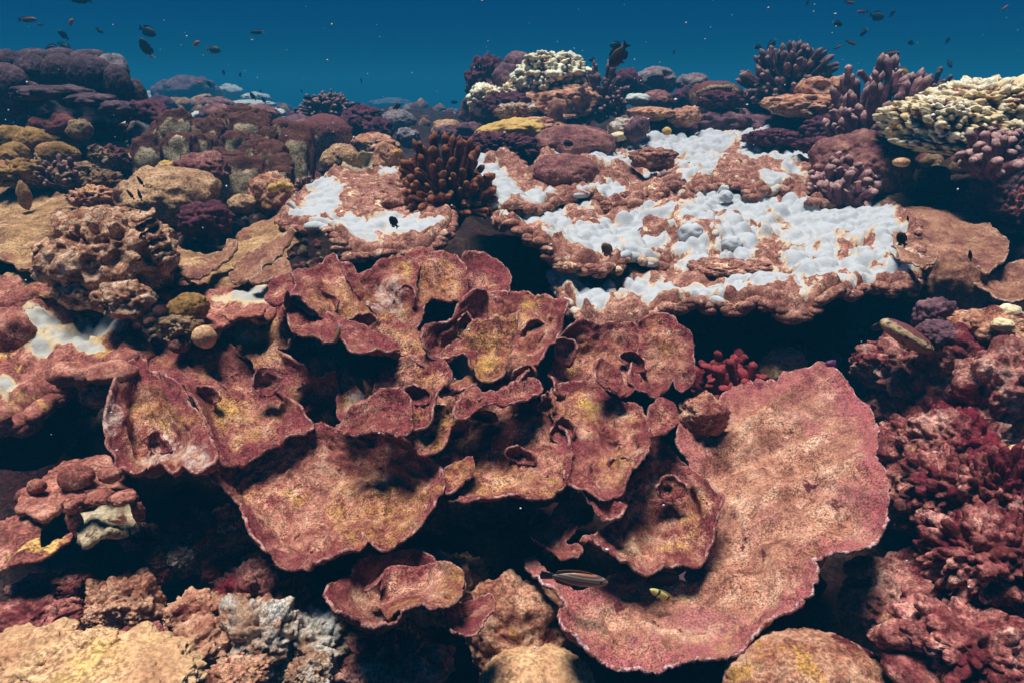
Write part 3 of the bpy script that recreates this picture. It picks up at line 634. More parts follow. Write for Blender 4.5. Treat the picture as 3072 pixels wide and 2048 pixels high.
# back row
frond(A1([(1500, 215), (1640, 180), (1670, 120), (1720, 95), (1800, 90), (1860, 110), (1890, 170), (1870, 260), (1885, 330), (1905, 420), (1870, 530), (1760, 500), (1650, 400), (1560, 310)]), [(1150, 790, 2.22), (1250, 790, 2.26), (1230, 1000, 2.0), (1120, 900, 2.1), (1200, 880, 2.13)], pale=A1([(1710, 350, 60, 60), (1640, 380, 50, 30)]), yellow=A1([(1820, 460, 90, 60)]))
frond(A1([(1855, 105), (1880, 60), (1940, 40), (2000, 80), (2090, 72), (2170, 120), (2185, 220), (2150, 295), (2020, 290), (1955, 310), (1935, 400), (1905, 470), (1880, 520), (1865, 420), (1880, 330), (1865, 240), (1890, 170)]), [(1270, 760, 2.3), (1380, 800, 2.25), (1260, 980, 2.02), (1350, 880, 2.1), (1260, 870, 2.15)], yellow=A1([(1990, 230, 100, 60)]))
frond(A2([(365, 150), (400, 75), (500, 52), (590, 90), (635, 150), (648, 240), (632, 320), (540, 330), (480, 300), (390, 320), (372, 310), (388, 230), (358, 190)]), [(1450, 768, 2.36), (1400, 890, 2.18), (1510, 890, 2.2)], rimw=60)
frond(A1([(1160, 178), (1260, 190), (1335, 160), (1390, 108), (1440, 180), (1500, 210), (1560, 290), (1650, 370), (1760, 470), (1900, 560), (2010, 690), (1960, 760), (1860, 730), (1760, 660), (1600, 570), (1450, 480), (1330, 470), (1240, 400), (1150, 320), (1185, 280)]), [(890, 830, 2.12), (1000, 800, 2.22), (880, 900, 2.0), (1100, 980, 1.98), (1290, 1090, 1.82), (1150, 910, 2.1)], ridges=[(900, 850, 1250, 1060, 16, .02), (1000, 960, 1200, 1060, 14, -.02)], yellow=A1([(1500, 380, 160, 60), (1880, 620, 100, 60)]))
frond(A1([(1020, 260), (1060, 220), (1150, 200), (1190, 230), (1180, 290), (1130, 390), (1060, 380), (1020, 330)]), [(850, 860, 2.1), (830, 920, 2.02), (880, 920, 2.0)])
frond(A1([(1138, 395), (1200, 420), (1320, 490), (1440, 530), (1600, 560), (1780, 640), (1725, 690), (1600, 703), (1510, 690), (1440, 632), (1340, 632), (1260, 595), (1180, 558), (1150, 480)]), [(875, 950, 1.98), (1000, 1050, 1.76), (1130, 1085, 1.72), (1180, 1055, 1.82), (1040, 1000, 1.9)], rimw=30)
frond(A1([(760, 560), (830, 470), (1030, 430), (1140, 390), (1165, 480), (1190, 560), (1140, 610), (1075, 625), (1095, 665), (1250, 745), (1350, 780), (1440, 755), (1455, 880), (1320, 970), (1200, 935), (1110, 870), (1040, 850), (990, 760), (920, 670), (850, 650), (770, 610)]), [(850, 950, 2.18), (690, 1020, 2.1), (880, 1060, 1.95), (1010, 1120, 1.82), (850, 1170, 1.88), (980, 1210, 1.9)], yellow=A1([(1020, 530, 60, 40), (930, 620, 130, 60)]), pale=A1([(850, 500, 60, 40)]))
# middle of the whorl
frond(A2([(495, 300), (640, 305), (780, 335), (900, 370), (1000, 420), (1042, 430), (1030, 480), (960, 560), (900, 640), (800, 740), (765, 820), (640, 900), (540, 955), (470, 965), (440, 900), (520, 845), (600, 800), (640, 700), (600, 560), (520, 520), (440, 500)]), [(1470, 900, 2.12), (1600, 910, 2.12), (1710, 960, 1.98), (1600, 1110, 1.8), (1450, 1215, 1.68), (1520, 1050, 1.95)], ridges=[(1540, 920, 1520, 1100, 14, -.02)])
frond(A2([(280, 475), (330, 390), (400, 312), (480, 290), (515, 320), (512, 420), (480, 500), (430, 545), (410, 610), (330, 650), (280, 690), (190, 690), (110, 595), (125, 520), (240, 512)]), [(1430, 890, 2.02), (1340, 980, 1.9), (1450, 960, 1.98), (1300, 1080, 1.78)], rimw=45)
frond(A2([(415, 560), (430, 520), (480, 505), (560, 520), (640, 500), (700, 468), (692, 540), (662, 600), (650, 690), (622, 770), (560, 825), (490, 812), (450, 730), (430, 640)]), [(1420, 1000, 1.86), (1545, 980, 1.86), (1470, 1150, 1.7)], yellow=A2([(560, 660, 130, 150)]), ridges=[(1500, 990, 1470, 1140, 10, .015)])
frond(A2([(270, 690), (330, 640), (410, 600), (440, 680), (455, 740), (430, 760), (380, 690), (300, 700), (250, 720)]), [(1370, 1060, 1.83), (1340, 1090, 1.78), (1420, 1110, 1.76)])
frond(A1([(1655, 870), (1680, 790), (1720, 722), (1850, 690), (2000, 692), (2090, 760), (2118, 825), (2070, 885), (2032, 960), (2020, 1000), (1990, 1080), (1880, 1110), (1865, 1010), (1840, 950), (1760, 930), (1660, 960)]), [(1150, 1120, 1.72), (1300, 1090, 1.78), (1340, 1160, 1.68), (1280, 1280, 1.58), (1180, 1200, 1.68)], yellow=A1([(1980, 840, 60, 30)]))
frond(A2([(60, 1010), (180, 985), (320, 985), (345, 1040), (260, 1120), (215, 1220), (130, 1255), (70, 1180), (20, 1100)]), [(1240, 1240, 1.62), (1360, 1240, 1.66), (1290, 1360, 1.56)], yellow=A2([(180, 1060, 130, 90)]))
frond(A1([(1450, 900), (1448, 760), (1500, 830), (1560, 920), (1640, 980), (1605, 1015), (1520, 1045), (1472, 1072), (1440, 990)]), [(1025, 1130, 1.8), (1110, 1235, 1.68), (1030, 1260, 1.66)], pale=A1([(1590, 950, 60, 40)]))
frond(A1([(1420, 1115), (1470, 1072), (1560, 1010), (1660, 960), (1760, 928), (1850, 960), (1875, 1040), (1872, 1130), (1830, 1175), (1700, 1140), (1550, 1130)]), [(1180, 1205, 1.66), (1030, 1290, 1.58), (1230, 1310, 1.54)], rimw=60)
frond(A2([(345, 1000), (440, 905), (480, 960), (620, 955), (780, 880), (830, 930), (700, 1000), (600, 1020), (500, 1005), (350, 1030)]), [(1400, 1220, 1.66), (1600, 1190, 1.72), (1500, 1240, 1.64)])
frond(A2([(240, 900), (330, 870), (480, 835), (470, 870), (360, 905), (250, 940)]), [(1330, 1180, 1.72), (1440, 1160, 1.76), (1340, 1200, 1.68)])
# right wing of the whorl
frond(A2([(902, 790), (940, 620), (1010, 500), (1060, 463), (1120, 473), (1150, 505), (1250, 483), (1350, 490), (1412, 530), (1432, 620), (1405, 720), (1425, 810), (1350, 905), (1250, 880), (1170, 850), (1040, 860), (935, 890)]), [(1730, 975, 2.06), (1880, 985, 2.08), (1660, 1150, 1.82), (1860, 1180, 1.84), (1760, 1100, 1.98)], ridges=[(1700, 1020, 1730, 1110, 22, -.06)], rimw=34)
frond(A2([(1412, 525), (1500, 480), (1580, 488), (1660, 530), (1738, 600), (1745, 700), (1752, 800), (1690, 860), (1640, 790), (1585, 855), (1530, 900), (1430, 880), (1380, 845), (1400, 720), (1432, 620)]), [(1980, 982, 2.1), (2060, 1040, 2.02), (1900, 1170, 1.86), (2060, 1160, 1.88), (1960, 1090, 1.98)], rimw=30)
frond(A2([(1165, 780), (1190, 708), (1270, 720), (1320, 790), (1332, 885), (1260, 862), (1180, 835)]), [(1800, 1100, 1.8), (1860, 1170, 1.74), (1790, 1150, 1.74)], rimw=50)
frond(A2([(925, 880), (1030, 850), (1180, 838), (1250, 880), (1330, 930), (1420, 965), (1462, 1030), (1492, 1110), (1503, 1200), (1490, 1295), (1430, 1355), (1385, 1435), (1320, 1505), (1240, 1535), (1180, 1515), (1090, 1485), (1000, 1430), (1020, 1330), (1030, 1250), (990, 1160), (930, 1085), (928, 970)]), [(1700, 1170, 1.82), (1860, 1190, 1.78), (1940, 1340, 1.56), (1800, 1500, 1.42), (1720, 1440, 1.52), (1680, 1290, 1.68), (1820, 1330, 1.64)], yellow=A2([(1310, 1350, 50, 60)]), ridges=[(1760, 1200, 1800, 1460, 30, .012)])
frond(A2([(1480, 1100), (1520, 992), (1560, 930), (1640, 968), (1667, 1030), (1640, 1082), (1590, 1122), (1510, 1143)]), [(1980, 1210, 1.74), (2030, 1260, 1.68), (1950, 1310, 1.62)])
frond(A2([(590, 1260), (700, 1130), (790, 1030), (850, 1018), (930, 1080), (1000, 1170), (1033, 1260), (1000, 1375), (940, 1455), (800, 1533), (650, 1558), (480, 1562), (370, 1545), (285, 1520), (400, 1440), (520, 1320)]), [(1600, 1255, 1.72), (1700, 1380, 1.56), (1600, 1510, 1.42), (1390, 1510, 1.45), (1480, 1400, 1.64), (1560, 1400, 1.6)], yellow=A2([(620, 1440, 210, 45)]))
frond(A2([(260, 1400), (330, 1330), (420, 1285), (432, 1330), (400, 1400), (330, 1480), (290, 1490)]), [(1340, 1430, 1.52), (1410, 1390, 1.56), (1350, 1480, 1.46)], yellow=A2([(350, 1390, 60, 60)]))
lump('knob', 1475, 1330, 1.78, 92, 60, 'pinkdome', parent=WH, k=5, tilt=.35)
lump('knob', 1340, 1385, 1.62, 52, 40, 'plate', parent=WH, k=4)
frond(A4([(900, 110), (960, 130), (1080, 230), (1160, 310), (1235, 385), (1312, 470), (1302, 550), (1282, 640), (1272, 700), (1222, 772), (1180, 842), (1100, 822), (1000, 860), (870, 873), (740, 872), (660, 832), (560, 792), (488, 770), (600, 720), (680, 640), (725, 580), (640, 560), (600, 520), (700, 450), (760, 390), (840, 320), (905, 230)]), [(1960, 1330, 1.7), (2140, 1500, 1.52), (2120, 1640, 1.4), (1900, 1700, 1.32), (1760, 1655, 1.36), (1930, 1520, 1.56), (1850, 1500, 1.56)], ridges=[(2070, 1470, 2090, 1540, 12, -.05)])
frond(A4([(200, 680), (330, 560), (400, 500), (500, 455), (560, 500), (542, 590), (450, 645), (392, 720), (400, 780), (485, 795), (470, 860), (380, 855), (320, 785), (250, 725)]), [(1740, 1500, 1.56), (1610, 1610, 1.48), (1720, 1690, 1.4)])
frond(A4([(500, 455), (545, 460), (600, 520), (680, 565), (735, 575), (700, 600), (630, 590), (560, 530)]), [(1755, 1495, 1.46), (1860, 1555, 1.38), (1790, 1540, 1.4)], sp=6)
# left wing of the whorl
frond(A1([(250, 690), (340, 568), (400, 580), (450, 640), (520, 660), (600, 610), (690, 588), (760, 600), (850, 650), (920, 668), (960, 740), (1000, 850), (1060, 870), (1110, 860), (1092, 905), (1200, 1000), (1272, 1095), (1130, 1140), (960, 1220), (850, 1300), (740, 1345), (700, 1250), (672, 1150), (602, 1020), (545, 955), (520, 880), (430, 820), (330, 790)]), [(480, 1040, 2.06), (730, 1060, 2.04), (560, 1180, 1.84), (660, 1260, 1.76), (920, 1280, 1.7), (690, 1390, 1.6), (800, 1220, 1.84), (740, 1180, 1.92)], rimw=70, ridges=[(560, 1200, 660, 1390, 26, .035)])
frond(A1([(245, 695), (330, 790), (430, 820), (522, 880), (548, 960), (605, 1020), (675, 1150), (695, 1240), (722, 1290), (682, 1372), (600, 1402), (520, 1382), (470, 1432), (420, 1392), (330, 1362), (290, 1342), (220, 1392), (150, 1332), (80, 1222), (38, 1180), (28, 1100), (60, 1000), (70, 930), (100, 868), (150, 838), (180, 780), (228, 738)]), [(430, 1100, 1.95), (340, 1240, 1.72), (330, 1330, 1.6), (500, 1420, 1.48), (640, 1390, 1.5), (570, 1230, 1.74), (480, 1300, 1.74)], rimw=60, pale=A1([(600, 1310, 60, 60), (400, 1230, 80, 50), (60, 1060, 30, 70)]), ridges=[(400, 1200, 420, 1300, 24, -.035), (430, 1330, 460, 1400, 20, -.03)])
frond(A3([(665, 350), (740, 430), (832, 560), (850, 650), (920, 742), (1010, 842), (1100, 897), (1290, 932), (1400, 892), (1500, 832), (1587, 702), (1567, 667), (1700, 717), (1880, 672), (2002, 590), (2072, 480), (2087, 380), (2032, 290), (1932, 230), (1892, 170), (1800, 112), (1600, 102), (1470, 90), (1410, 75), (1350, 48), (1270, 65), (1130, 80), (950, 140), (840, 220), (740, 300)]), [(640, 1440, 1.56), (760, 1620, 1.36), (940, 1725, 1.26), (1080, 1610, 1.34), (1240, 1590, 1.36), (1340, 1460, 1.5), (1240, 1330, 1.66), (960, 1300, 1.72), (720, 1400, 1.66), (1000, 1480, 1.56), (860, 1560, 1.5), (1150, 1460, 1.58)], rimw=40, yellow=A3([(1700, 540, 170, 130), (1800, 640, 110, 60)]), ridges=[(700, 1450, 940, 1680, 22, -.02), (980, 1690, 960, 1600, 14, -.015)])

# small upright folds growing on the larger plates of the whorl
for (x, y, w, h, Y, lean) in [(1215, 905, 46, 60, 2.06, .3), (1080, 985, 60, 46, 1.9, -.4), (1395, 985, 44, 56, 1.86, .5), (1500, 1010, 40, 70, 1.82, -.2), (1610, 1010, 56, 60, 1.92, .4), (1570, 1140, 60, 44, 1.72, -.5), (1250, 1190, 54, 44, 1.62, .3), (1700, 1060, 48, 60, 1.84, -.3), (1900, 1090, 60, 46, 1.9, .4), (1690, 1300, 50, 60, 1.6, .2), (1850, 1400, 60, 44, 1.5, -.4), (1560, 1370, 64, 40, 1.56, .3), (800, 1150, 56, 60, 1.78, .4), (620, 1200, 50, 56, 1.76, -.3), (470, 1330, 56, 46, 1.62, .3), (2000, 1470, 56, 50, 1.5, .3), (960, 900, 70, 44, 2.0, .5), (1440, 1250, 70, 40, 1.66, .2), (1380, 1290, 60, 44, 1.6, -.3), (1640, 1220, 46, 56, 1.68, .3)]:
    ca, sa = math.cos(lean), math.sin(lean)
    ol = [(x + u * w * ca - v * h * sa, y + u * w * sa + v * h * ca) for u, v in [(-.9, .1), (-.7, -.55), (-.25, -.95), (.3, -.85), (.75, -.6), (.95, 0), (.6, .5), (.1, .7), (-.5, .55)]]
    frond(ol, [(x + h * sa, y - h * ca, Y + .05), (x - h * sa, y + h * ca, Y + .02), (x - w, y, Y + .03), (x + w, y, Y + .01), (x, y, Y + .06)], name='fold', sp=6, th=.009, curl=.014, curlw=30, inflate=0, bump=(9, .02))

# ------------------------------------------------------------------ giant pink plate, lower right
GP = thing('plate_coral', at(2200, 1650, 1.6), 'giant pinkish flat plate with a serrated pale rim at lower right', 'plate coral')
lump('stem', 2150, 1750, 1.62, 260, 150, 'ground', parent=GP, k=4)
sheet('plate', DS([(1560, 985), (1600, 960), (1640, 930), (1680, 892), (1740, 884), (1785, 882), (1795, 866), (1850, 866), (1890, 856), (1940, 880), (1962, 912), (2000, 942), (2016, 1010), (2010, 1080), (2036, 1150), (2026, 1240), (1990, 1290), (1940, 1305), (1885, 1312), (1870, 1325), (1888, 1372), (1840, 1430), (1785, 1468), (1750, 1500), (1700, 1522), (1600, 1530), (1540, 1545), (1440, 1530), (1350, 1500), (1290, 1470), (1280, 1430), (1300, 1402), (1250, 1372), (1212, 1332), (1204, 1292), (1224, 1285), (1262, 1340), (1330, 1366), (1400, 1330), (1500, 1260), (1560, 1180), (1580, 1080), (1550, 1030)]),
      DS([(1540, 1540, 1.1), (1300, 1450, 1.2), (1215, 1290, 1.45), (1750, 1495, 1.16), (1880, 1370, 1.27), (2020, 1240, 1.42), (2015, 1080, 1.62), (1950, 900, 1.98), (1700, 890, 2.04), (1580, 1000, 1.85), (1750, 1150, 1.62), (1800, 1000, 1.83), (1640, 1320, 1.4), (1500, 1420, 1.28), (1460, 1360, 1.36)]),
      'giant', GP, sp=8, th=.016, jag=5, curl=.03, curlw=110, rimw=60, bump=(4, .045), fine=(30, .009), ridges=[(2600, 1390, 2130, 1560, 24, .026), (2540, 1230, 2120, 1440, 28, -.028), (2400, 1160, 2100, 1380, 22, .02), (2640, 1560, 2160, 1640, 30, -.024), (2470, 1740, 2120, 1740, 26, .02), (2280, 1900, 2060, 1780, 30, -.02), (1980, 1960, 1900, 1830, 26, .02), (2450, 1690, 2380, 1700, 18, -.03), (1830, 1830, 1870, 1890, 18, -.02)])
# small cup below the whorl
CU = thing('cup_coral', at(1190, 1840, 1.28), 'small folded maroon cup with a wavy rim under the big whorl', 'cup coral')
sheet('cup', A3([(1355, 1005), (1390, 955), (1490, 930), (1500, 860), (1600, 800), (1740, 775), (1900, 768), (1985, 832), (2080, 830), (2162, 880), (2192, 960), (2170, 1042), (2090, 1102), (1980, 1142), (1850, 1140), (1760, 1202), (1700, 1232), (1640, 1222), (1540, 1172), (1450, 1132), (1400, 1072)]),
      A3([(1365, 1010, 1.170), (1560, 1180, 1.074), (1700, 1235, 1.038), (1850, 1140, 1.091), (2180, 960, 1.214), (2000, 830, 1.302), (1600, 800, 1.338), (1620, 1080, 1.267), (1700, 1150, 1.214), (1900, 1000, 1.285), (1760, 900, 1.373)]), 'plate', CU, sp=7, th=.012, jag=4, rimw=26, yellow=A3([(2130, 1000, 60, 90)]))
sheet('inner_fold', A3([(1680, 1110), (1690, 1000), (1710, 900), (1800, 880), (1960, 850), (2080, 832), (2180, 900), (2185, 980), (2080, 1095), (1900, 1130), (1780, 1160), (1720, 1180)]),
      A3([(1690, 1000, 1.250), (1710, 900, 1.285), (2080, 835, 1.258), (2180, 960, 1.197), (1900, 1130, 1.100), (1720, 1180, 1.118), (1900, 980, 1.250)]), 'plate', CU, sp=7, th=.01, jag=3, yellow=A3([(2130, 1000, 60, 90)]))
sheet('flap', A3([(1570, 985), (1640, 940), (1700, 905), (1690, 935), (1640, 975), (1585, 995)]), A3([(1570, 985, 1.214), (1700, 905, 1.250), (1640, 975, 1.197)]), 'plate', CU, sp=5, th=.008, jag=2)
CU2 = thing('cup_coral', at(1440, 1860, 1.250), 'tiny dark red cup beside the small folded cup', 'cup coral')
sheet('cup', A3([(2030, 1150), (2100, 1110), (2200, 1082), (2320, 1060), (2352, 1040), (2356, 1120), (2300, 1190), (2250, 1245), (2130, 1282), (2080, 1240)]), A3([(2030, 1150, 1.162), (2350, 1050, 1.232), (2130, 1280, 1.074), (2200, 1180, 1.197), (2260, 1240, 1.109)]), 'plate', CU2, sp=6, th=.01)
# ------------------------------------------------------------------ left side
R = lambda x, y: (x / 2, y / 2)                       # zoomed view of the upper left quarter
def lz(name, x, y, Y, rx, ry, mat, label, cat='coral', **kw): return lump(name, x / 2, y / 2, Y, rx / 2, ry / 2, mat, label, cat, **kw)
def l5(name, x, y, Y, rx, ry, mat, label, cat='coral', **kw): return lump(name, 1100 + x / 2, y / 2, Y, rx / 2, ry / 2, mat, label, cat, **kw)
def l3(name, x, y, Y, rx, ry, mat, label, cat='coral', **kw): return lump(name, 2048 + x / 2.24, y / 2.24, Y, rx / 2.24, ry / 2.24, mat, label, cat, **kw)
def lA(name, x, y, Y, rx, ry, mat, label, cat='coral', **kw): return lump(name, x / 2.097, 1300 + y / 2.097, Y, rx / 2.097, ry / 2.097, mat, label, cat, **kw)
def lR(name, x, y, Y, rx, ry, mat, label, cat='coral', **kw): return lump(name, 1896 + x / 2, 340 + y / 2, Y, rx / 2, ry / 2, mat, label, cat, **kw)
def lB(name, x, y, Y, rx, ry, mat, label, cat='coral', **kw): return lump(name, 2048 + x / 2.097, 1300 + y / 2.097, Y, rx / 2.097, ry / 2.097, mat, label, cat, **kw)
def lC(name, x, y, Y, rx, ry, mat, label, cat='coral', **kw): return lump(name, x / 2, 340 + y / 2, Y, rx / 2, ry / 2, mat, label, cat, **kw)

BO = thing('coral_bommie', at(180, 480, 4.8), 'dark bommie of stacked domes and ledges at the left edge', 'coral bommie')
lz('rock', 330, 770, 5.6, 460, 220, 'darkdome', None, None, parent=BO, rd=180, k=5, fine=(6, .12))
for (x, y, Y, rx, ry) in [(40, 400, 5.1, 90, 72), (215, 372, 5.4, 105, 56), (380, 366, 5.4, 96, 60), (540, 378, 5.4, 104, 60), (200, 440, 4.6, 84, 80), (372, 446, 4.6, 86, 96), (550, 458, 4.6, 104, 92), (695, 520, 4.6, 80, 100), (815, 610, 4.7, 62, 110), (60, 540, 4.35, 100, 116), (180, 570, 4.4, 70, 60), (430, 580, 4.4, 70, 56)]:
    lz('dome', x, y, Y, rx, ry, 'darkdome', None, None, parent=BO, k=5, f=(1.3, .10), knob=(9, .035), fine=(9, .03))
lz('dome', 675, 430, 5.1, 78, 78, 'grey', None, None, parent=BO, k=4)
for (x, y, Y, rx, ry) in [(330, 560, 4.3, 150, 34), (560, 600, 4.3, 100, 30), (700, 650, 4.3, 80, 36)]:
    lz('ledge', x, y, Y, rx, ry, 'darkdome', None, None, parent=BO, rd=rx * .8, k=4, f=(1.8, .3), fine=(9, .1))
for (x, y, Y, rx, ry, m) in [(330, 760, 4.1, 120, 60, 'rubble'), (480, 780, 4.0, 60, 50, 'rubble')]:
    lz('crust', x, y, Y, rx, ry, m, None, None, parent=BO, k=4, fine=(8, .15))

OL = thing('lobed_coral', at(110, 500, 3.9), 'olive brown coral of rounded lobes below the dark bommie', 'lobed coral')
for (x, y, Y, rx, ry) in [(75, 850, 4.0, 100, 74), (225, 860, 4.0, 110, 76), (90, 925, 3.8, 66, 56), (340, 930, 3.85, 100, 66), (370, 860, 4.15, 80, 56), (30, 960, 3.7, 60, 60), (200, 960, 4.1, 160, 70)]:
    lz('lobe', x, y, Y, rx, ry, 'olive', None, None, parent=OL, k=5, f=(1.4, .16), fine=(8, .04))
FC = thing('fin_coral', at(670, 560, 4.3), 'mound of brown capped upright fins with pale flanks, left of centre', 'fin coral')
lz('base', 1370, 960, 4.8, 360, 190, 'mauve', None, None, parent=FC, rd=110, k=5, fine=(6, .12))
FIN = {}
def fin_lobe(x, top, w, h, yaw, cream, Y):
    U, T = ico(4); SEED[0] += 1; s = SEED[0]
    C = at(x / 2, (top + h / 2) / 2, Y); mp = np.linalg.norm(C - CAM) / F
    S = np.sign(U) * np.abs(U) ** .75
    rr = 1 + .34 * fbm(U * 2 + s * 3, s, 3) + .12 * fbm(U * 6 + s, s, 3)
    V = S * rr[:, None] * (w / 4 * mp * 1.25, max(.022, min(w, h) / 4 * mp * (.75 - .35 * cream)), h / 4 * mp * 1.2)
    cap = np.clip(.62 * (U[:, 2] + .25) + 1.1 * (np.sqrt(U[:, 0] ** 2 + U[:, 2] ** 2) - .80) + .9 * np.maximum(0, U[:, 1]) + (.85 - .75 * cream) + .4 * fbm(U * 3.0 + s, s), 0, 1)
    a = math.radians(yaw); V = np.column_stack([V[:, 0] * math.cos(a) - V[:, 1] * math.sin(a), V[:, 0] * math.sin(a) + V[:, 1] * math.cos(a) + V[:, 2] * .25, V[:, 2]])
    obj('fin', V + C, T, M['fin'], FC, {'cap': cap})
for (x, tp, w, h, yw, cr, Y) in [(1055, 698, 150, 160, 12, 1, 4.3), (1095, 828, 140, 170, -10, 1, 4.05), (1190, 828, 120, 130, 8, 1, 4.1), (890, 850, 130, 190, 25, .55, 4.15), (965, 755, 100, 120, 10, .3, 4.3), (1180, 735, 140, 120, 0, .1, 4.35), (1290, 740, 90, 160, 0, .15, 4.3), (1450, 650, 150, 90, 0, .05, 4.6), (1400, 690, 90, 70, 0, .1, 4.5), (1490, 705, 180, 140, 0, .3, 4.4), (1335, 690, 80, 90, 0, .1, 4.5), (1560, 690, 100, 90, 0, .2, 4.6), (1415, 815, 125, 140, 14, .7, 4.15), (1530, 835, 130, 100, 0, .35, 4.2), (1610, 785, 80, 110, 0, .15, 4.3), (1680, 735, 100, 110, -14, .6, 4.45), (1510, 868, 95, 95, 0, .2, 4.1), (1310, 905, 80, 70, 0, .1, 4.05), (1630, 890, 170, 180, -18, .6, 4.05), (1400, 925, 130, 90, 0, .6, 3.95), (1510, 948, 110, 90, 0, .3, 3.95), (1455, 985, 240, 210, 8, 1, 3.9), (1785, 815, 190, 300, -22, 1, 4.2), (1690, 960, 130, 160, -18, .4, 3.95), (1700, 1015, 95, 95, 0, .15, 3.85), (1250, 850, 110, 140, 5, .2, 4.2), (1120, 980, 120, 80, 0, .7, 3.95)]:
    fin_lobe(x, tp, w, h, yw, cr * .72, Y)
lz('boulder_coral', 1220, 1010, 3.75, 145, 80, 'pinkdome', 'brown lumpy cap on a dark hollow in front of the fin mound', f=(1.8, .3), fine=(8, .08))
lz('algae_tuft', 1000, 1010, 3.8, 44, 32, 'yellow', 'small yellow green tuft at the left foot of the fin mound', 'algae', k=4, knob=(3.5, .5), f=(2, .3), fine=(9, .2))
lz('boulder_coral', 1010, 1190, 3.3, 215, 150, 'tandome', 'dusty pinkish tan dome before the fin mound', rd=170, f=(1.6, .28), fine=(6, .06))
lz('boulder_coral', 1450, 1222, 3.35, 78, 52, 'tandome', 'small tan ball beside the dark hollow below the fin mound', k=4)
lz('coral_rock', 1630, 1180, 3.45, 120, 130, 'pinkrock', 'pinkish rough rock between the fin mound and the small table', 'coral rock', f=(1.9, .32), fine=(6, .12))
NO = thing('nodule_coral', at(840, 575, 3.4), 'few tan nodules sitting on the pinkish rough rock', 'coral')
for (x, y, rx, ry) in [(1640, 1130, 32, 26), (1690, 1110, 30, 22), (1735, 1125, 28, 20)]: lz('nodule', x, y, 3.3, rx, ry, 'yellow', None, None, parent=NO, k=3)
bush('finger_coral', 920, 590, 3.75, 90, 60, 26, 9, 'finger_mauve', 'low clump of stubby mauve fingers left of the small table', seed=5, start=.2)
lz('coral_rock', 1240, 1320, 2.95, 135, 88, 'mauve', 'dark ridged lump overhanging a hole, left of centre', 'coral rock', f=(2, .3), knob=(3, .3), hole=[(.25, -.65, .5, .5)])
lz('coral_rock', 880, 700, 4.6, 110, 80, 'mauve', 'dark brown rock behind the fin mound beside the white pillar', 'coral rock', f=(1.8, .35), fine=(6, .1))
lz('boulder_coral', 860, 820, 4.5, 76, 80, 'grey', 'grey boulder in front of the pale pillar', k=4)
lz('pale_coral', 778, 830, 4.75, 50, 84, 'white', 'short bleached pillar beside the grey boulder', k=4, f=(1.3, .15))
lz('pale_coral', 715, 895, 4.5, 110, 44, 'white', 'low patch of bleached knobs left of the fin mound', k=5, knob=(4.5, .3))
for (x, y, Y, rx, ry, m, lab) in [(680, 950, 4.1, 66, 60, 'rubble', 'brown knobbly rock just left of the yellow green tuft'), (600, 970, 4.0, 60, 64, 'rubble', 'dark rock on the rubble slope beside the olive lobes'), (780, 960, 4.2, 80, 50, 'pinkrock', 'pale pink rock below the bleached knob patch'), (660, 800, 4.5, 90, 50, 'rubble', 'brown rubble heap under the dark bommie'), (450, 1060, 3.6, 130, 60, 'rubble', 'broad brown rubble heap above the tan sheet'), (640, 1100, 3.4, 80, 56, 'rubble', 'brown rock at the right end of the rubble slope'), (100, 1040, 3.5, 120, 56, 'olive', 'mossy rock at the left edge under the olive lobes'), (560, 1180, 3.2, 110, 44, 'pinkrock', 'low pink rock behind the edge of the tan sheet'), (270, 1000, 3.8, 60, 50, 'greyrock', 'pale grey chip of rock under the olive lobes')]:
    lz('coral_rock', x, y, Y, rx, ry, m, lab, 'coral rock', f=(2.2, .42), knob=(3.2, .35), fine=(7, .22), k=5)
bush('finger_coral', 195, 565, 3.55, 150, 80, 44, 9, 'finger_dark', 'low bush of stubby brown fingers above the tan sheet', seed=9, start=.2)

TS = thing('sheet_coral', at(160, 800, 2.9), 'broad smooth tan sheet spreading in from the left edge', 'sheet coral')
lump('stem', 120, 830, 3.0, 160, 70, 'ground', parent=TS, k=4)
sheet('sheet', Z2(0, 340, [(-160, 470), (0, 450), (130, 430), (200, 460), (290, 450), (420, 490), (520, 510), (600, 530), (660, 570), (600, 640), (500, 690), (420, 780), (400, 880), (330, 905), (250, 905), (180, 925), (110, 915), (60, 880), (0, 860), (-160, 830)]), [(0, 770, 2.5), (160, 800, 2.42), (60, 560, 3.6), (300, 600, 3.3), (210, 710, 2.75), (0, 660, 3.1), (-70, 700, 2.9)], 'tan_sheet', TS, sp=9, th=.018, jag=5, bump=(4, .05), fine=(18, .012), ridges=[(0, 660, 230, 680, 26, -.03), (0, 700, 200, 720, 20, .02)])
lump('chimney', 72, 590, 3.25, 16, 34, 'tan_sheet', parent=TS, k=3)
sheet('under_sheet', Z2(0, 340, [(-160, 1000), (0, 985), (120, 930), (230, 960), (320, 920), (360, 1000), (400, 1100), (300, 1110), (200, 1060), (0, 1060), (-160, 1090)]), [(0, 840, 2.45), (160, 830, 2.42), (180, 880, 2.25), (0, 870, 2.3)], 'tan_sheet', TS, sp=9, th=.016)

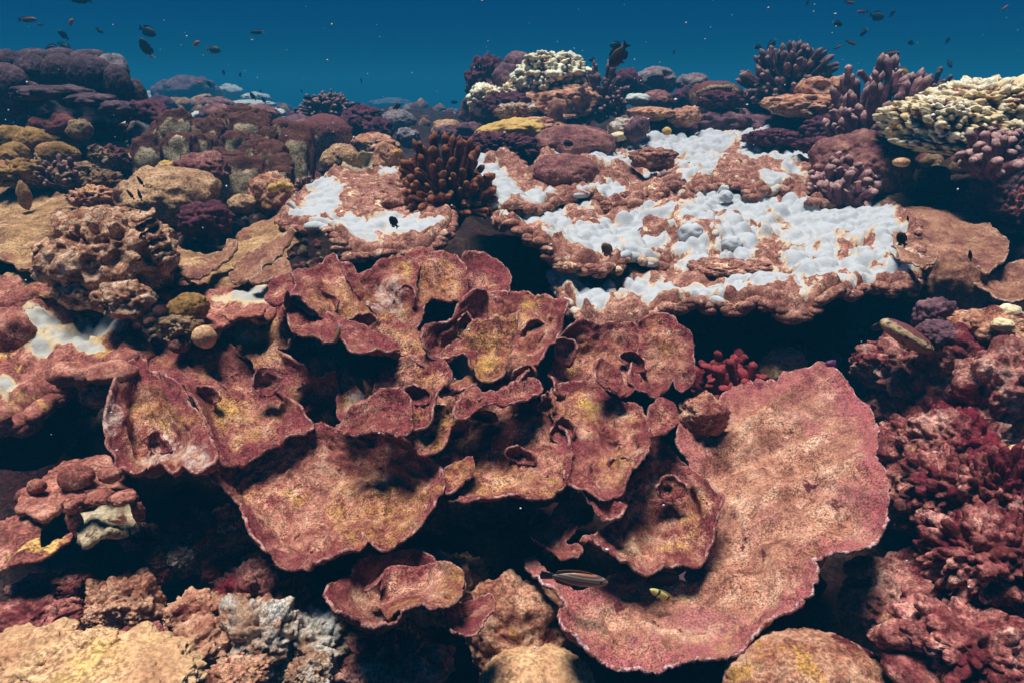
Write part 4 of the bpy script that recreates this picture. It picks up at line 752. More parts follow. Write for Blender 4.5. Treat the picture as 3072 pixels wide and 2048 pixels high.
PK = thing('coral_rock', at(340, 980, 2.3), 'big pitted pink and cream rock standing left of the red whorl', 'coral rock')
lC('boulder', 660, 870, 2.3, 320, 240, 'pitted', None, None, parent=PK, k=6, f=(1.8, .3), pit=(2.8, .35), fine=(6, .14), rd=140)
lC('boulder', 740, 1120, 2.05, 140, 95, 'pitted', None, None, parent=PK, k=5, f=(1.8, .3), pit=(2.5, .3), fine=(6, .14))
lC('boulder', 480, 1080, 2.15, 110, 80, 'pitted', None, None, parent=PK, k=5, f=(1.8, .3), pit=(2.5, .3), fine=(6, .14))
lC('boulder', 640, 620, 2.45, 150, 52, 'pitted', None, None, parent=PK, k=5, f=(2.2, .4), fine=(6, .2))
for i in range(7):
    x, y = 860 + i * 22, 600 + i * 42
    sheet('ridge', Z2(0, 340, [(x - 60, y + 20), (x, y - 14), (x + 60, y - 20), (x + 70, y + 6), (x + 10, y + 22), (x - 40, y + 44)]), [(x / 2, 340 + y / 2, 2.22), (x / 2 + 30, 340 + y / 2, 2.26), (x / 2, 352 + y / 2, 2.16)], 'pitted', PK, sp=5, th=.02, jag=3)

FS = thing('sheet_coral', at(700, 830, 2.75), 'folded tan sheets with raised ridges left of the small table', 'sheet coral')
lump('stem', 700, 860, 2.9, 150, 60, 'ground', parent=FS, k=4)
sheet('sheet', Z2(0, 340, [(960, 700), (1040, 740), (1110, 800), (1220, 850), (1330, 830), (1400, 720), (1470, 660), (1600, 620), (1720, 600), (1800, 700), (1790, 760), (1720, 830), (1740, 900), (1660, 960), (1560, 1000), (1400, 1030), (1230, 1010), (1100, 985), (990, 965), (1060, 900), (1010, 800)]), [(520, 820, 2.45), (700, 840, 2.4), (870, 710, 2.9), (820, 640, 3.3), (530, 730, 2.8), (640, 760, 2.7), (860, 780, 2.6)], 'tan_sheet', FS, sp=8, th=.018, bump=(5, .05), fine=(20, .012), yellow=None)
sheet('ridge', Z2(0, 340, [(1010, 960), (1100, 930), (1200, 920), (1290, 860), (1350, 790), (1390, 740), (1420, 760), (1400, 830), (1330, 900), (1240, 970), (1200, 985), (1100, 985)]), [(510, 815, 2.38), (600, 820, 2.3), (690, 720, 2.6), (620, 800, 2.4), (660, 780, 2.5)], 'brown_sheet', FS, sp=7, th=.02)
sheet('ridge', Z2(0, 340, [(1390, 1010), (1420, 920), (1480, 840), (1560, 800), (1660, 770), (1760, 740), (1790, 750), (1700, 800), (1690, 850), (1600, 890), (1540, 950), (1480, 1010), (1420, 1025)]), [(705, 850, 2.32), (720, 800, 2.42), (880, 715, 2.6), (830, 770, 2.42), (740, 845, 2.3)], 'brown_sheet', FS, sp=7, th=.02, bump=(6, .05))
sheet('ridge', Z2(0, 340, [(1490, 990), (1560, 950), (1640, 900), (1680, 860), (1730, 880), (1740, 920), (1680, 950), (1600, 980), (1530, 1010)]), [(750, 835, 2.26), (860, 775, 2.36), (800, 825, 2.26)], 'brown_sheet', FS, sp=7, th=.02)
CS = thing('crust_coral', at(660, 950, 2.2), 'rose crust with a white bleached patch behind the left plates', 'crust coral')
sheet('sheet', Z2(0, 340, [(940, 1030), (1000, 980), (1100, 1000), (1250, 1030), (1400, 1020), (1560, 1040), (1640, 1080), (1660, 1150), (1600, 1210), (1450, 1230), (1340, 1260), (1260, 1330), (1180, 1290), (1230, 1210), (1140, 1150), (1040, 1130), (950, 1090)]), [(520, 850, 2.35), (800, 870, 2.3), (620, 990, 2.0), (780, 940, 2.1), (500, 900, 2.2)], 'tableleft', CS, sp=8, th=.03, white=Z2(0, 340, [(1440, 1100, 110, 36), (1540, 1080, 70, 26)]), bump=(7, .05), fine=(22, .015))
sheet('sheet', Z2(0, 340, [(1340, 1200), (1420, 1170), (1560, 1150), (1600, 1180), (1560, 1215), (1440, 1225), (1370, 1240)]), [(680, 940, 2.04), (800, 920, 2.1), (720, 955, 1.98)], 'tableleft', CS, sp=6, th=.02)
lC('boulder_coral', 1130, 1170, 2.05, 110, 80, 'olive', 'olive lump half in shadow beneath the rose crust', k=5, f=(1.5, .25))
lC('boulder_coral', 1225, 1340, 1.95, 66, 62, 'sand', 'smooth orange tan ball behind the left plates', k=4, f=(1.2, .08), fine=(5, .02))
lC('coral_rock', 1090, 1280, 1.98, 96, 60, 'rubble', 'curled brown rock beside the orange tan ball', 'coral rock', f=(2, .4), knob=(2.5, .4))
lC('coral_rock', 1075, 1390, 1.95, 56, 46, 'rubble', 'small brown rock under the curled brown rock', 'coral rock', k=4)

# ------------------------------------------------------------------ middle distance and far reef
l5('dome_coral', 1240, 880, 5.0, 235, 120, 'pinkdome', 'broad pink dome against the back of the big table', f=(1.3, .14), fine=(9, .05), rd=150)
l5('dome_coral', 1195, 1045, 4.05, 205, 108, 'pinkdome', 'rusty pink dome growing on the left of the big table', f=(1.4, .18), fine=(9, .06), rd=120)
l5('algae_clump', 790, 900, 4.9, 225, 90, 'mauve', 'dark mauve tufted mass behind the red finger coral', 'algae', f=(2, .3), knob=(5, .35), fine=(11, .18), k=6, rd=120)
l5('algae_clump', 905, 985, 4.4, 44, 28, 'mauve', 'small mauve knob left of the rusty pink dome', 'algae', k=4)
l5('yellow_coral', 850, 792, 5.6, 190, 62, 'yellow', 'mustard yellow lumpy coral in the middle distance', f=(1.5, .22), knob=(4, .16), fine=(9, .04), tilt=.13, rd=110)
bush('finger_coral', 1345, 640, 3.35, 290, 250, 100, 17, 'finger_red', 'rust red finger coral standing between the two white tables', seed=3, spread=86, start=.32)
BM = thing('coral_mound', at(1580, 430, 6.6), 'tall mound capped with bleached cream knobs in the background', 'coral mound')
l5('rock', 1000, 640, 7.0, 360, 210, 'pinkdome', None, None, parent=BM, rd=210, k=5, fine=(6, .1))
l5('knobs', 1110, 460, 6.6, 190, 120, 'pale', None, None, parent=BM, k=6, f=(1.6, .4), knob=(6.5, .30), fine=(10, .08), rd=120)
l5('knobs', 960, 480, 6.5, 84, 66, 'pale', None, None, parent=BM, k=5, knob=(3, .4), f=(1.4, .2))
l5('knobs', 1130, 495, 6.35, 80, 40, 'pale', None, None, parent=BM, k=5, knob=(2.4, .3), f=(1.4, .2))
l5('knobs', 720, 600, 6.4, 100, 82, 'pale', None, None, parent=BM, k=5, knob=(4.2, .36), f=(1.8, .3))
l5('knobs', 870, 545, 6.5, 60, 40, 'pale', None, None, parent=BM, k=4, knob=(3.2, .4))
l5('dome', 915, 400, 6.9, 100, 78, 'purpdome', None, None, parent=BM, k=5, f=(1.3, .12))
l5('purple_crust', 730, 490, 6.9, 110, 120, 'mauve', None, None, parent=BM, k=5, knob=(4.5, .35), f=(2, .3), fine=(9, .15))
l5('dome', 840, 470, 6.7, 90, 80, 'purpdome', None, None, parent=BM, k=4)
l5('crust', 830, 640, 6.2, 140, 70, 'mauve', None, None, parent=BM, k=5, knob=(3.5, .35), f=(2, .35), fine=(7, .15))
l5('crust', 900, 670, 6.0, 110, 50, 'greyrock', None, None, parent=BM, k=5, knob=(3.5, .3), fine=(7, .15))
l5('crust', 1180, 610, 6.3, 210, 90, 'pinkrock', None, None, parent=BM, k=5, f=(2, .3), fine=(6, .1), rd=160)
l5('horn', 1140, 690, 5.9, 62, 96, 'brown_sheet', None, None, parent=BM, k=4, f=(1.5, .2))
for (o_, a_) in [([(980, 600), (1060, 540), (1200, 540), (1310, 560), (1280, 590), (1150, 620), (1040, 640)], 6.2), ([(1180, 640), (1280, 610), (1400, 600), (1410, 625), (1340, 660), (1260, 690), (1190, 700)], 6.0), ([(1160, 720), (1260, 690), (1370, 670), (1380, 700), (1290, 750), (1220, 780), (1160, 780)], 5.8)]:
    q = Z2(1100, 0, o_); cx = sum(p[0] for p in q) / len(q); cy_ = sum(p[1] for p in q) / len(q)
    sheet('plate', q, [(cx, cy_ - 20, a_ + .45), (cx - 60, cy_ + 20, a_ - .15), (cx + 60, cy_ + 20, a_ - .15)], 'brown_sheet', BM, sp=5, th=.04, jag=3)
l5('shelf', 1010, 760, 5.9, 170, 50, 'pinkrock', None, None, parent=BM, k=5, f=(2, .3))
bush('finger_coral', 1802, 335, 6.3, 152, 140, 90, 11, 'finger_dark', 'dark brown spiky finger coral right of the bleached mound', seed=12, spread=95, start=.25)
l5('dome_coral', 1730, 490, 7.6, 118, 78, 'grey', 'grey dome with two hollows in the right background', hole=[(-.1, -.1, .4, .3), (.45, .5, .25, .3)], k=5, f=(1.2, .12))
l5('coral_rock', 1555, 500, 7.4, 80, 70, 'mauve', 'dark mauve rock between the spiky coral and the grey dome', 'coral rock', k=4, knob=(3.5, .35))
l5('pale_coral', 1625, 600, 6.6, 66, 36, 'white', 'white bleached hump under the grey dome', k=4)
l5('dome_coral', 1735, 610, 6.7, 98, 62, 'pinkdome', 'pink dome beside the white hump', k=5, f=(1.3, .12))
l5('coral_rock', 1955, 510, 7.4, 86, 52, 'grey', 'grey knobbly rock left of the ring shaped brain coral', 'coral rock', k=4, knob=(4, .25))
l5('coral_rock', 1900, 600, 7.0, 70, 60, 'mauve', 'dark mauve rock below the grey knobbly rock', 'coral rock', k=4, knob=(4, .35))
PT = thing('plate_coral', at(1995, 370, 5.6), 'rusty flat topped plate on a dark ledge behind the big table', 'plate coral')
l5('plate', 1710, 672, 5.7, 125, 46, 'pinkrock', None, None, parent=PT, k=5, flat=.6, f=(1.5, .2), rd=110)
l5('plate', 1910, 702, 5.6, 98, 48, 'pinkrock', None, None, parent=PT, k=5, f=(1.8, .3))
l5('foot', 1800, 770, 5.9, 190, 60, 'mauve', None, None, parent=PT, k=4)
RB = thing('brain_coral', at(2150, 345, 6.0), 'pale ring shaped brain coral in the right background', 'brain coral')
for (x, y, rx, ry, tl) in [(1985, 590, 44, 74, .1), (2030, 545, 70, 44, .5), (2110, 530, 90, 36, .05), (2190, 550, 66, 36, -.35)]: l5('arch', x, y, 6.1, rx, ry, 'brain', None, None, parent=RB, k=4, f=(1.2, .1), tilt=tl)
l5('skirt', 2020, 660, 5.9, 90, 36, 'greyrock', None, None, parent=RB, k=4, flat=.7)
l5('coral_rock', 2110, 610, 5.85, 105, 52, 'mauve', 'dark mauve crust inside the ring shaped brain coral', 'coral rock', k=5, knob=(4, .35), fine=(8, .15))
l5('coral_rock', 1560, 775, 5.3, 110, 56, 'greyrock', 'grey brown crusted rock behind the big table', 'coral rock', k=5, f=(2, .35), fine=(7, .15))
l5('coral_rock', 1620, 780, 5.1, 66, 68, 'purpdome', 'pointed mauve rock on the back rim of the big table', 'coral rock', k=4, f=(1.8, .4))
l5('pale_coral', 1515, 822, 5.15, 50, 26, 'palewarm', 'small cream lump at the back rim of the big table', k=4)
l5('nodule_coral', 1800, 790, 5.0, 28, 22, 'yellow', 'little orange ball on the back rim of the big table', k=3)
lz('brain_coral', 1955, 820, 5.4, 148, 118, 'brain', 'brain coral with a purple dead cap left of the mauve mass', 'brain coral', capz=.12, f=(1.2, .07), fine=(8, .02))
lz('dome_coral', 2050, 965, 4.7, 112, 92, 'tandome', 'speckled tan dome below the purple capped brain coral', f=(1.2, .1))
SH = thing('shell_coral', at(1100, 525, 4.5), 'broken hollow shell of dead coral beside the speckled tan dome', 'coral')
sheet('wall', Z2(0, 0, [(2045, 990), (2090, 930), (2180, 908), (2270, 915), (2340, 950), (2345, 1010), (2300, 1060), (2230, 1075), (2130, 1085), (2060, 1075)]), [(1025, 500, 4.5), (1090, 458, 4.75), (1170, 490, 4.5), (1090, 540, 4.35), (1100, 500, 4.75)], 'fin', SH, sp=6, th=.03)
sheet('wall', Z2(0, 0, [(2180, 1020), (2230, 1005), (2290, 1015), (2270, 1060), (2230, 1085), (2185, 1070)]), [(1090, 512, 4.4), (1145, 510, 4.4), (1115, 540, 4.25)], 'fin', SH, sp=6, th=.03)
lz('coral_rock', 2240, 880, 5.3, 140, 70, 'pinkrock', 'low dusty rock above the broken hollow shell', 'coral rock', k=5)
l5('coral_rock', 130, 960, 4.3, 80, 96, 'pinkrock', 'leaning pink rock left of the red finger coral', 'coral rock', k=5, f=(1.5, .3), tilt=-.5)
for (x, y, Y, rx, ry, lab) in [(2170, 720, 6.4, 100, 74, 'maroon lumpy coral left of the mustard coral'), (2280, 790, 6.0, 76, 66, 'small maroon lump at the right of the maroon lumpy coral'), (2110, 760, 6.1, 80, 56, 'maroon lump just right of the purple capped brain coral')]:
    lz('boulder_coral', x, y, Y, rx, ry, 'mauve', lab, knob=(2.8, .35), f=(1.6, .25), fine=(9, .1))
lz('boulder_coral', 1790, 760, 6.3, 130, 60, 'purpdome', 'low mauve dome behind the purple capped brain coral', k=4)
l5('boulder_coral', 190, 730, 7.6, 100, 64, 'grey', 'smooth grey dome in the valley behind the maroon lumps', k=5, f=(1.2, .1))
l5('coral_rock', 250, 830, 6.2, 66, 54, 'grey', 'grey crumbly rock left of the half buried ball', 'coral rock', k=4, knob=(4, .3))
l5('boulder_coral', 480, 780, 6.4, 84, 60, 'tandome', 'half buried tan ball in the valley left of the mustard coral', k=4)
l5('coral_rock', 470, 815, 5.8, 70, 50, 'purpdome', 'purple knobbly rock in front of the half buried tan ball', 'coral rock', k=4, knob=(3.5, .45))
l5('coral_rock', 620, 790, 6.2, 100, 50, 'purpdome', 'low purple rock left of the mustard coral', 'coral rock', k=4, f=(2, .3))
bush('finger_coral', 985, 355, 7.2, 190, 70, 70, 9, 'finger_dark', 'wide low dark finger coral on the skyline left of the valley', seed=21, start=.2)
for (x, y, Y, rx, ry, m, lab) in [(1130, 545, 10.5, 130, 70, 'purpdome', 'big hazy mauve boulder on the far reef'), (1250, 560, 11, 80, 44, 'purpdome', 'hazy mauve knoll right of the far mauve boulder'), (1000, 560, 10.5, 80, 60, 'purpdome', 'hazy bush like knoll left of the far mauve boulder'), (960, 640, 8.2, 90, 50, 'mauve', 'brown rock on the near side of the far reef'), (1080, 640, 8.6, 100, 44, 'rubble', 'hazy rubble knoll below the far mauve boulder'), (1290, 640, 8.5, 110, 46, 'pinkdome', 'hazy pinkish ledge under the far tilted plate'), (1330, 690, 7.4, 110, 50, 'pinkdome', 'low pink dome behind the fin mound'), (1560, 690, 7.2, 110, 50, 'pinkdome', 'rounded brown dome behind the right side of the fin mound'), (910, 605, 12.0, 60, 44, 'white', 'far pale hump behind the left bommie'), (1210, 700, 7.6, 56, 26, 'white', 'small pair of white humps behind the fin mound'), (1650, 690, 8.2, 60, 34, 'white', 'pale bleached hump at the edge of the valley'), (1380, 560, 13, 70, 46, 'white', 'faint pale boulder on the far skyline'), (1540, 590, 12.5, 70, 30, 'white', 'faint pale hump above the far flat table'), (1680, 655, 11.5, 60, 30, 'purpdome', 'faint knoll at the right end of the far reef')]:
    Y = Y + max(0, Y - 7.5) * 2.6
    lz('far_coral', x, y, Y, rx, ry, m, lab, k=4, f=(1.7, .3), fine=(6, .1))
for (x, y, Y, rx, ry, lab) in [(330, 700, 11.5, 100, 20, 'hazy flat ledge in the valley'), (280, 670, 13.5, 60, 40, 'hazy boulder deep in the valley'), (140, 625, 17, 110, 34, 'faint shape at the end of the valley'), (520, 690, 12.0, 80, 30, 'hazy knoll left of the background mound')]:
    Y = Y + max(0, Y - 7.5) * 2.6
    l5('far_coral', x, y, Y, rx, ry, 'grey', lab, k=4, f=(1.7, .3))
FT = thing('table_coral', at(750, 310, 21.0), 'far pale flat table coral in the haze', 'table coral')
lz('plate', 1500, 628, 21.0, 120, 22, 'white', None, None, parent=FT, k=4, rd=100)
lz('plate', 1480, 655, 20.6, 150, 18, 'tandome', None, None, parent=FT, k=4, rd=100)
TT = thing('plate_coral', at(600, 305, 14), 'hazy tilted tan plate on the far reef', 'plate coral')
lz('plate', 1195, 600, 14, 66, 20, 'tandome', None, None, parent=TT, k=4, tilt=.3)
lz('foot', 1190, 640, 14.2, 60, 30, 'mauve', None, None, parent=TT, k=3)

# ------------------------------------------------------------------ right side
bush('finger_coral', 2360, 300, 6.0, 270, 150, 110, 13, 'finger_dark', 'large dark bush of blunt fingers on the right skyline', seed=7, start=.2, spread=92)
HR = thing('holed_coral', at(2420, 340, 5.3), 'pink ledge with a round hole below the dark skyline bush', 'coral')
l3('ledge', 830, 715, 5.3, 220, 62, 'pinkrock', None, None, parent=HR, k=5, f=(2, .35), fine=(7, .12), rd=150)
l3('ring', 890, 600, 5.4, 110, 66, 'pinkrock', None, None, parent=HR, k=5, hole=[(.1, .2, .5, .55)], f=(1.5, .2))
l3('dome', 1060, 600, 5.5, 90, 66, 'pinkrock', None, None, parent=HR, k=4)
l3('foot', 820, 850, 5.6, 200, 90, 'ground', None, None, parent=HR, k=4)
bush('finger_coral', 2630, 400, 4.6, 250, 190, 84, 16, 'finger_mauve', 'mauve coral of long upright fingers in the right background', seed=14, start=.15, up=.55, spread=88)
bush('finger_coral', 2775, 320, 6.4, 130, 95, 60, 9, 'finger_dark', 'hazy dark bush behind the long mauve fingers', seed=15, start=.2)
l3('pale_coral', 1620, 690, 5.6, 70, 36, 'grey', 'pale grey hump behind the yellowish bleached coral', k=4)
BL = thing('bleached_coral', at(2880, 450, 3.6), 'large bleached cream and yellow knobbly coral at the right edge', 'bleached coral')
l3('knobs', 2020, 740, 3.9, 330, 150, 'palewarm', None, None, parent=BL, k=6, f=(1.5, .2), knob=(6.5, .30), fine=(9, .14), rd=170, tilt=.1)
l3('knobs', 1760, 850, 3.6, 300, 130, 'palewarm', None, None, parent=BL, k=6, f=(1.5, .2), knob=(6.5, .28), fine=(9, .14), rd=160, tilt=-.2)
l3('knobs', 1900, 640, 4.0, 160, 66, 'palewarm', None, None, parent=BL, k=5, knob=(3.6, .4))
l3('knobs', 2250, 910, 3.4, 70, 70, 'palewarm', None, None, parent=BL, k=5, knob=(2.4, .4))
l3('shelf_rim', 1740, 985, 3.5, 230, 40, 'palewarm', None, None, parent=BL, k=5, knob=(4, .3), tilt=-.12)
l3('boulder_coral', 1190, 1110, 4.0, 260, 180, 'pinkdome', 'large pinkish brown boulder at the right back of the big table', f=(1.4, .2), fine=(7, .07), rd=160, k=6)
bush('finger_coral', 2525, 590, 3.7, 190, 105, 42, 19, 'finger_mauve', 'small clump of blunt mauve fingers on the right of the big table', seed=18, start=.15, up=.45, spread=80)
bush('finger_coral', 1992 + 0, 565, 3.95, 130, 50, 36, 13, 'mauve_f' if False else 'finger_dark', 'dark tufted finger clump growing in the middle of the big table', seed=19, start=.15)
l3('nodule_coral', 1470, 1092, 3.4, 48, 26, 'sand', 'tan egg shaped nodule beside the black hollow on the right', k=4, f=(1.2, .06), fine=(5, .02))
bush('finger_coral', 2975, 500, 3.2, 150, 110, 40, 19, 'finger_mauve', 'mauve knobbed fingers under the bleached coral at the right edge', seed=22, start=.15, up=.3)
for (x, y, Y, rx, ry, lab) in [(2150, 1060, 3.6, 150, 90, 'knobbly mauve rock at the right edge under the bleached coral'), (2170, 1270, 3.4, 160, 120, 'knobbly pink and mauve rock right of the black hollow'), (2060, 1370, 3.5, 150, 90, 'pale crusted rock behind the brown folded plate'), (2250, 1420, 3.3, 120, 110, 'dark knobbly rock at the right edge above the brown plates')]:
    l3('coral_rock', x, y, Y, rx, ry, 'crimson' if 'dark' in lab else 'purpdome', lab, 'coral rock', knob=(3.6, .42), f=(1.8, .3), fine=(7, .12), k=5)
l3('coral_rock', 1000, 860, 4.9, 160, 70, 'mauve', 'dark mauve rubble between the pink ledge and the big table', 'coral rock', knob=(4, .4), k=5)
l3('coral_rock', 620, 930, 4.95, 160, 50, 'mauve', 'mauve knobbed crust behind the right half of the big table', 'coral rock', knob=(4.4, .4), k=5)
l3('coral_rock', 900, 980, 4.5, 120, 44, 'mauve', 'dark crumbly rock beside the pinkish brown boulder', 'coral rock', knob=(4, .45), k=5)

BP = thing('plate_coral', at(2830, 800, 2.933), 'brown folded plate with a torn pale rim right of the big table', 'plate coral')
RZ = lambda p: Z2(1896, 340, p)
sheet('plate', RZ([(1560, 620), (1600, 585), (1700, 570), (1850, 580), (2000, 580), (2100, 620), (2160, 700), (2260, 740), (2262, 800), (2235, 885), (2190, 890), (2150, 950), (2112, 980), (2090, 925), (2000, 890), (1900, 890), (1770, 915), (1745, 860), (1700, 865), (1620, 805), (1570, 740)]), RZ([(1600, 590, 3.328), (2000, 580, 3.328), (2250, 760, 2.820), (2110, 980, 2.425), (1770, 910, 2.594), (1580, 740, 2.933), (1900, 740, 2.933)]), 'brown_sheet', BP, sp=7, th=.016, jag=6, bump=(5, .04))
sheet('fold', RZ([(1575, 770), (1620, 790), (1700, 850), (1790, 860), (1840, 835), (1820, 880), (1740, 905), (1650, 870), (1590, 820)]), RZ([(1575, 770, 2.797), (1700, 870, 2.538), (1830, 840, 2.594), (1700, 850, 2.617)]), 'brown_sheet', BP, sp=6, th=.014)
lR('trunk', 1930, 1050, 2.6, 150, 180, 'brown_sheet', None, None, parent=BP, k=5, f=(1.3, .22), tilt=.25)
sheet('plate', RZ([(2065, 1000), (2120, 985), (2200, 930), (2352, 850), (2460, 840), (2460, 1080), (2352, 1110), (2250, 1147), (2150, 1105), (2090, 1050)]), RZ([(2070, 1000, 2.482), (2250, 1145, 2.256), (2400, 1100, 2.256), (2400, 850, 2.764), (2230, 1010, 2.538)]), 'brown_sheet', BP, sp=7, th=.016, jag=5, bump=(6, .03))
lR('boulder_coral', 1810, 1220, 2.1, 100, 92, 'purpdome', 'rounded mauve knob rock under the brown folded plate', knob=(2.6, .25))
lR('boulder_coral', 1840, 1320, 2.0, 100, 60, 'purpdome', 'second mauve knob rock just below the rounded one', knob=(2.6, .3))
lR('boulder_coral', 1650, 1335, 2.0, 150, 50, 'brain', 'tan finger shaped coral with a net pattern at the mouth of the black hollow', tilt=-.5, f=(1.1, .06), fine=(6, .02))
lR('coral_rock', 2180, 1290, 2.0, 190, 90, 'pinkrock', 'tan pink rock with pale knobs at the right edge', 'coral rock', knob=(3, .3))
lR('nodule_coral', 2270, 1190, 2.0, 54, 34, 'palewarm', 'cream nodule on the tan pink rock at the right edge', k=4)
lR('nodule_coral', 2225, 1270, 1.9, 50, 30, 'palewarm', 'lower cream nodule on the tan pink rock', k=4)
def crim(x, y, Y, rx, ry, lab, **kw):
    q = dict(knob=(2.6, .32), f=(1.7, .32), fine=(6, .14), k=5); q.update(kw)
    return lump('coral_rock', x, y, Y, rx, ry, kw.pop('mat', 'crimson') if 'mat' in kw else 'crimson', lab, 'coral rock', **{k: v for k, v in q.items() if k != 'mat'})
crim(2710, 1100, 2.15, 120, 70, 'holed pink crusted rock below the net patterned finger', mat='rosy', hole=[(.05, .45, .35, .5)], k=6)
crim(2810, 1190, 2.02, 100, 90, 'crimson knobbed rock beside the rim of the giant pink plate')
crim(2930, 1060, 2.0, 120, 80, 'rosy lump at the right edge under the cream nodules')
crim(3020, 1170, 1.7, 100, 110, 'large rosy knob against the right edge', mat='rosy', knob=(2, .25))
crim(2700, 1230, 2.1, 90, 70, 'pink dusty rock touching the upper rim of the giant plate', mat='rosy')
crim(2760, 1340, 1.9, 100, 90, 'crimson branching rubble right of the giant plate', knob=(4, .5))
crim(2880, 1330, 1.65, 110, 90, 'pink and crimson lump halfway down the right side', mat='rosy', pit=(2.6, .3))
crim(2740, 1500, 1.75, 100, 90, 'cream speckled crimson rock beside the serrated rim', mat='rosy', pit=(3, .35))
crim(2900, 1480, 1.5, 120, 100, 'deep crimson rubble mound at the right', knob=(4.4, .5))
crim(3010, 1500, 1.35, 90, 130, 'dark crimson thicket against the right edge', knob=(4.5, .5))
crim(3040, 1400, 1.45, 44, 56, 'smooth rose ball at the right edge', mat='sand', knob=None, f=(1.2, .1), fine=(5, .02))
crim(2960, 1680, 1.2, 130, 110, 'dark red tangle in the lower right corner', knob=(5, .5))
crim(2750, 1800, 1.45, 190, 110, 'streaked pink and cream rock under the giant plate', mat='rosy', rd=130, k=6, knob=None, fine=(7, .1))
crim(2900, 1930, 1.08, 150, 90, 'crimson lumpy rock in the bottom right corner', knob=(3, .4))
lump('dome_coral', 2440, 2070, 1.1, 215, 130, 'pinkrock', 'round speckled pink dome at the bottom right of the frame', 'coral', k=6, f=(1.1, .08), fine=(7, .04), rd=150)
lump('dome_coral', 2745, 2020, 1.05, 80, 40, 'crimson', 'small brick red egg shaped lump beside the speckled pink dome', 'coral', k=4, f=(1.2, .1), tilt=-.4)
lump('dome_coral', 1610, 2050, 1.2, 150, 70, 'sand', 'smooth tan dome at the bottom edge in the middle', 'coral', k=5, f=(1.1, .08), fine=(7, .03))
lump('coral_rock', 1540, 1900, 1.36, 150, 150, 'pinkrock', 'pinkish rock slope between the small cup and the giant plate', 'coral rock', k=6, f=(1.5, .3), fine=(6, .1), rd=120)
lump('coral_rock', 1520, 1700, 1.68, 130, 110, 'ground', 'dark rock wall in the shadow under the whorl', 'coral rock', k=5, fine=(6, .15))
bush('finger_coral', 2185, 1175, 2.2, 190, 120, 34, 25, 'finger_crim', 'dark crimson fingers in the shade under the big table', seed=31, start=.1, up=.75, spread=85)
lump('boulder_coral', 2350, 1105, 2.3, 70, 60, 'tandome', 'tan hump in shade behind the crimson fingers', 'coral', k=4)
lump('coral_rock', 2110, 1245, 1.85, 66, 60, 'plate', 'mossy lump on the upper left of the giant plate', 'coral rock', k=5, f=(1.8, .3), fine=(6, .12))
lump('leaf_scrap', 2492, 1096, 2.05, 18, 16, 'lilac', 'lilac scrap lying in the black hollow under the table', 'coral', k=3, rd=8)

# ------------------------------------------------------------------ lower left
NP = thing('knobbed_plate', at(230, 1560, 1.55), 'broken plate with round knobs and a pale cut face at lower left', 'plate coral')
sheet('slab', ZA([(90, 470), (190, 340), (300, 250), (400, 130), (520, 118), (700, 150), (760, 210), (870, 310), (862, 385), (700, 372), (500, 402), (380, 472), (270, 532), (150, 482)]), [(40, 1525, 1.4), (200, 1360, 1.66), (400, 1440, 1.55), (180, 1535, 1.38), (330, 1490, 1.44)], 'tableleft', NP, sp=7, th=.03, jag=4, bump=(9, .03))
for (x, y, rx, ry) in [(475, 275, 90, 66), (375, 405, 58, 40), (230, 330, 46, 36), (180, 390, 60, 44), (520, 340, 70, 40), (690, 260, 60, 44), (300, 440, 60, 34)]: lA('knob', x, y, 1.47, rx, ry, 'tableleft', None, None, parent=NP, k=4, f=(1.3, .15))
sheet('cut_face', ZA([(450, 530), (500, 480), (570, 450), (640, 420), (720, 405), (800, 425), (850, 500), (840, 575), (770, 600), (740, 640), (650, 640), (590, 670), (520, 665), (480, 610)]), [(215, 1550, 1.40), (400, 1500, 1.47), (400, 1600, 1.33), (240, 1630, 1.28)], 'cutface', NP, sp=6, th=.03, jag=5, bump=(16, .03), fine=(40, .012))
sheet('lower_sheet', ZA([(-60, 600), (0, 550), (100, 500), (190, 480), (260, 530), (260, 640), (255, 740), (360, 690), (470, 640), (440, 700), (340, 760), (220, 825), (120, 850), (0, 880), (-60, 900)]), [(0, 1700, 1.28), (90, 1540, 1.42), (200, 1620, 1.36), (110, 1690, 1.26)], 'tableleft', NP, sp=7, th=.012, jag=4, bump=(9, .03))
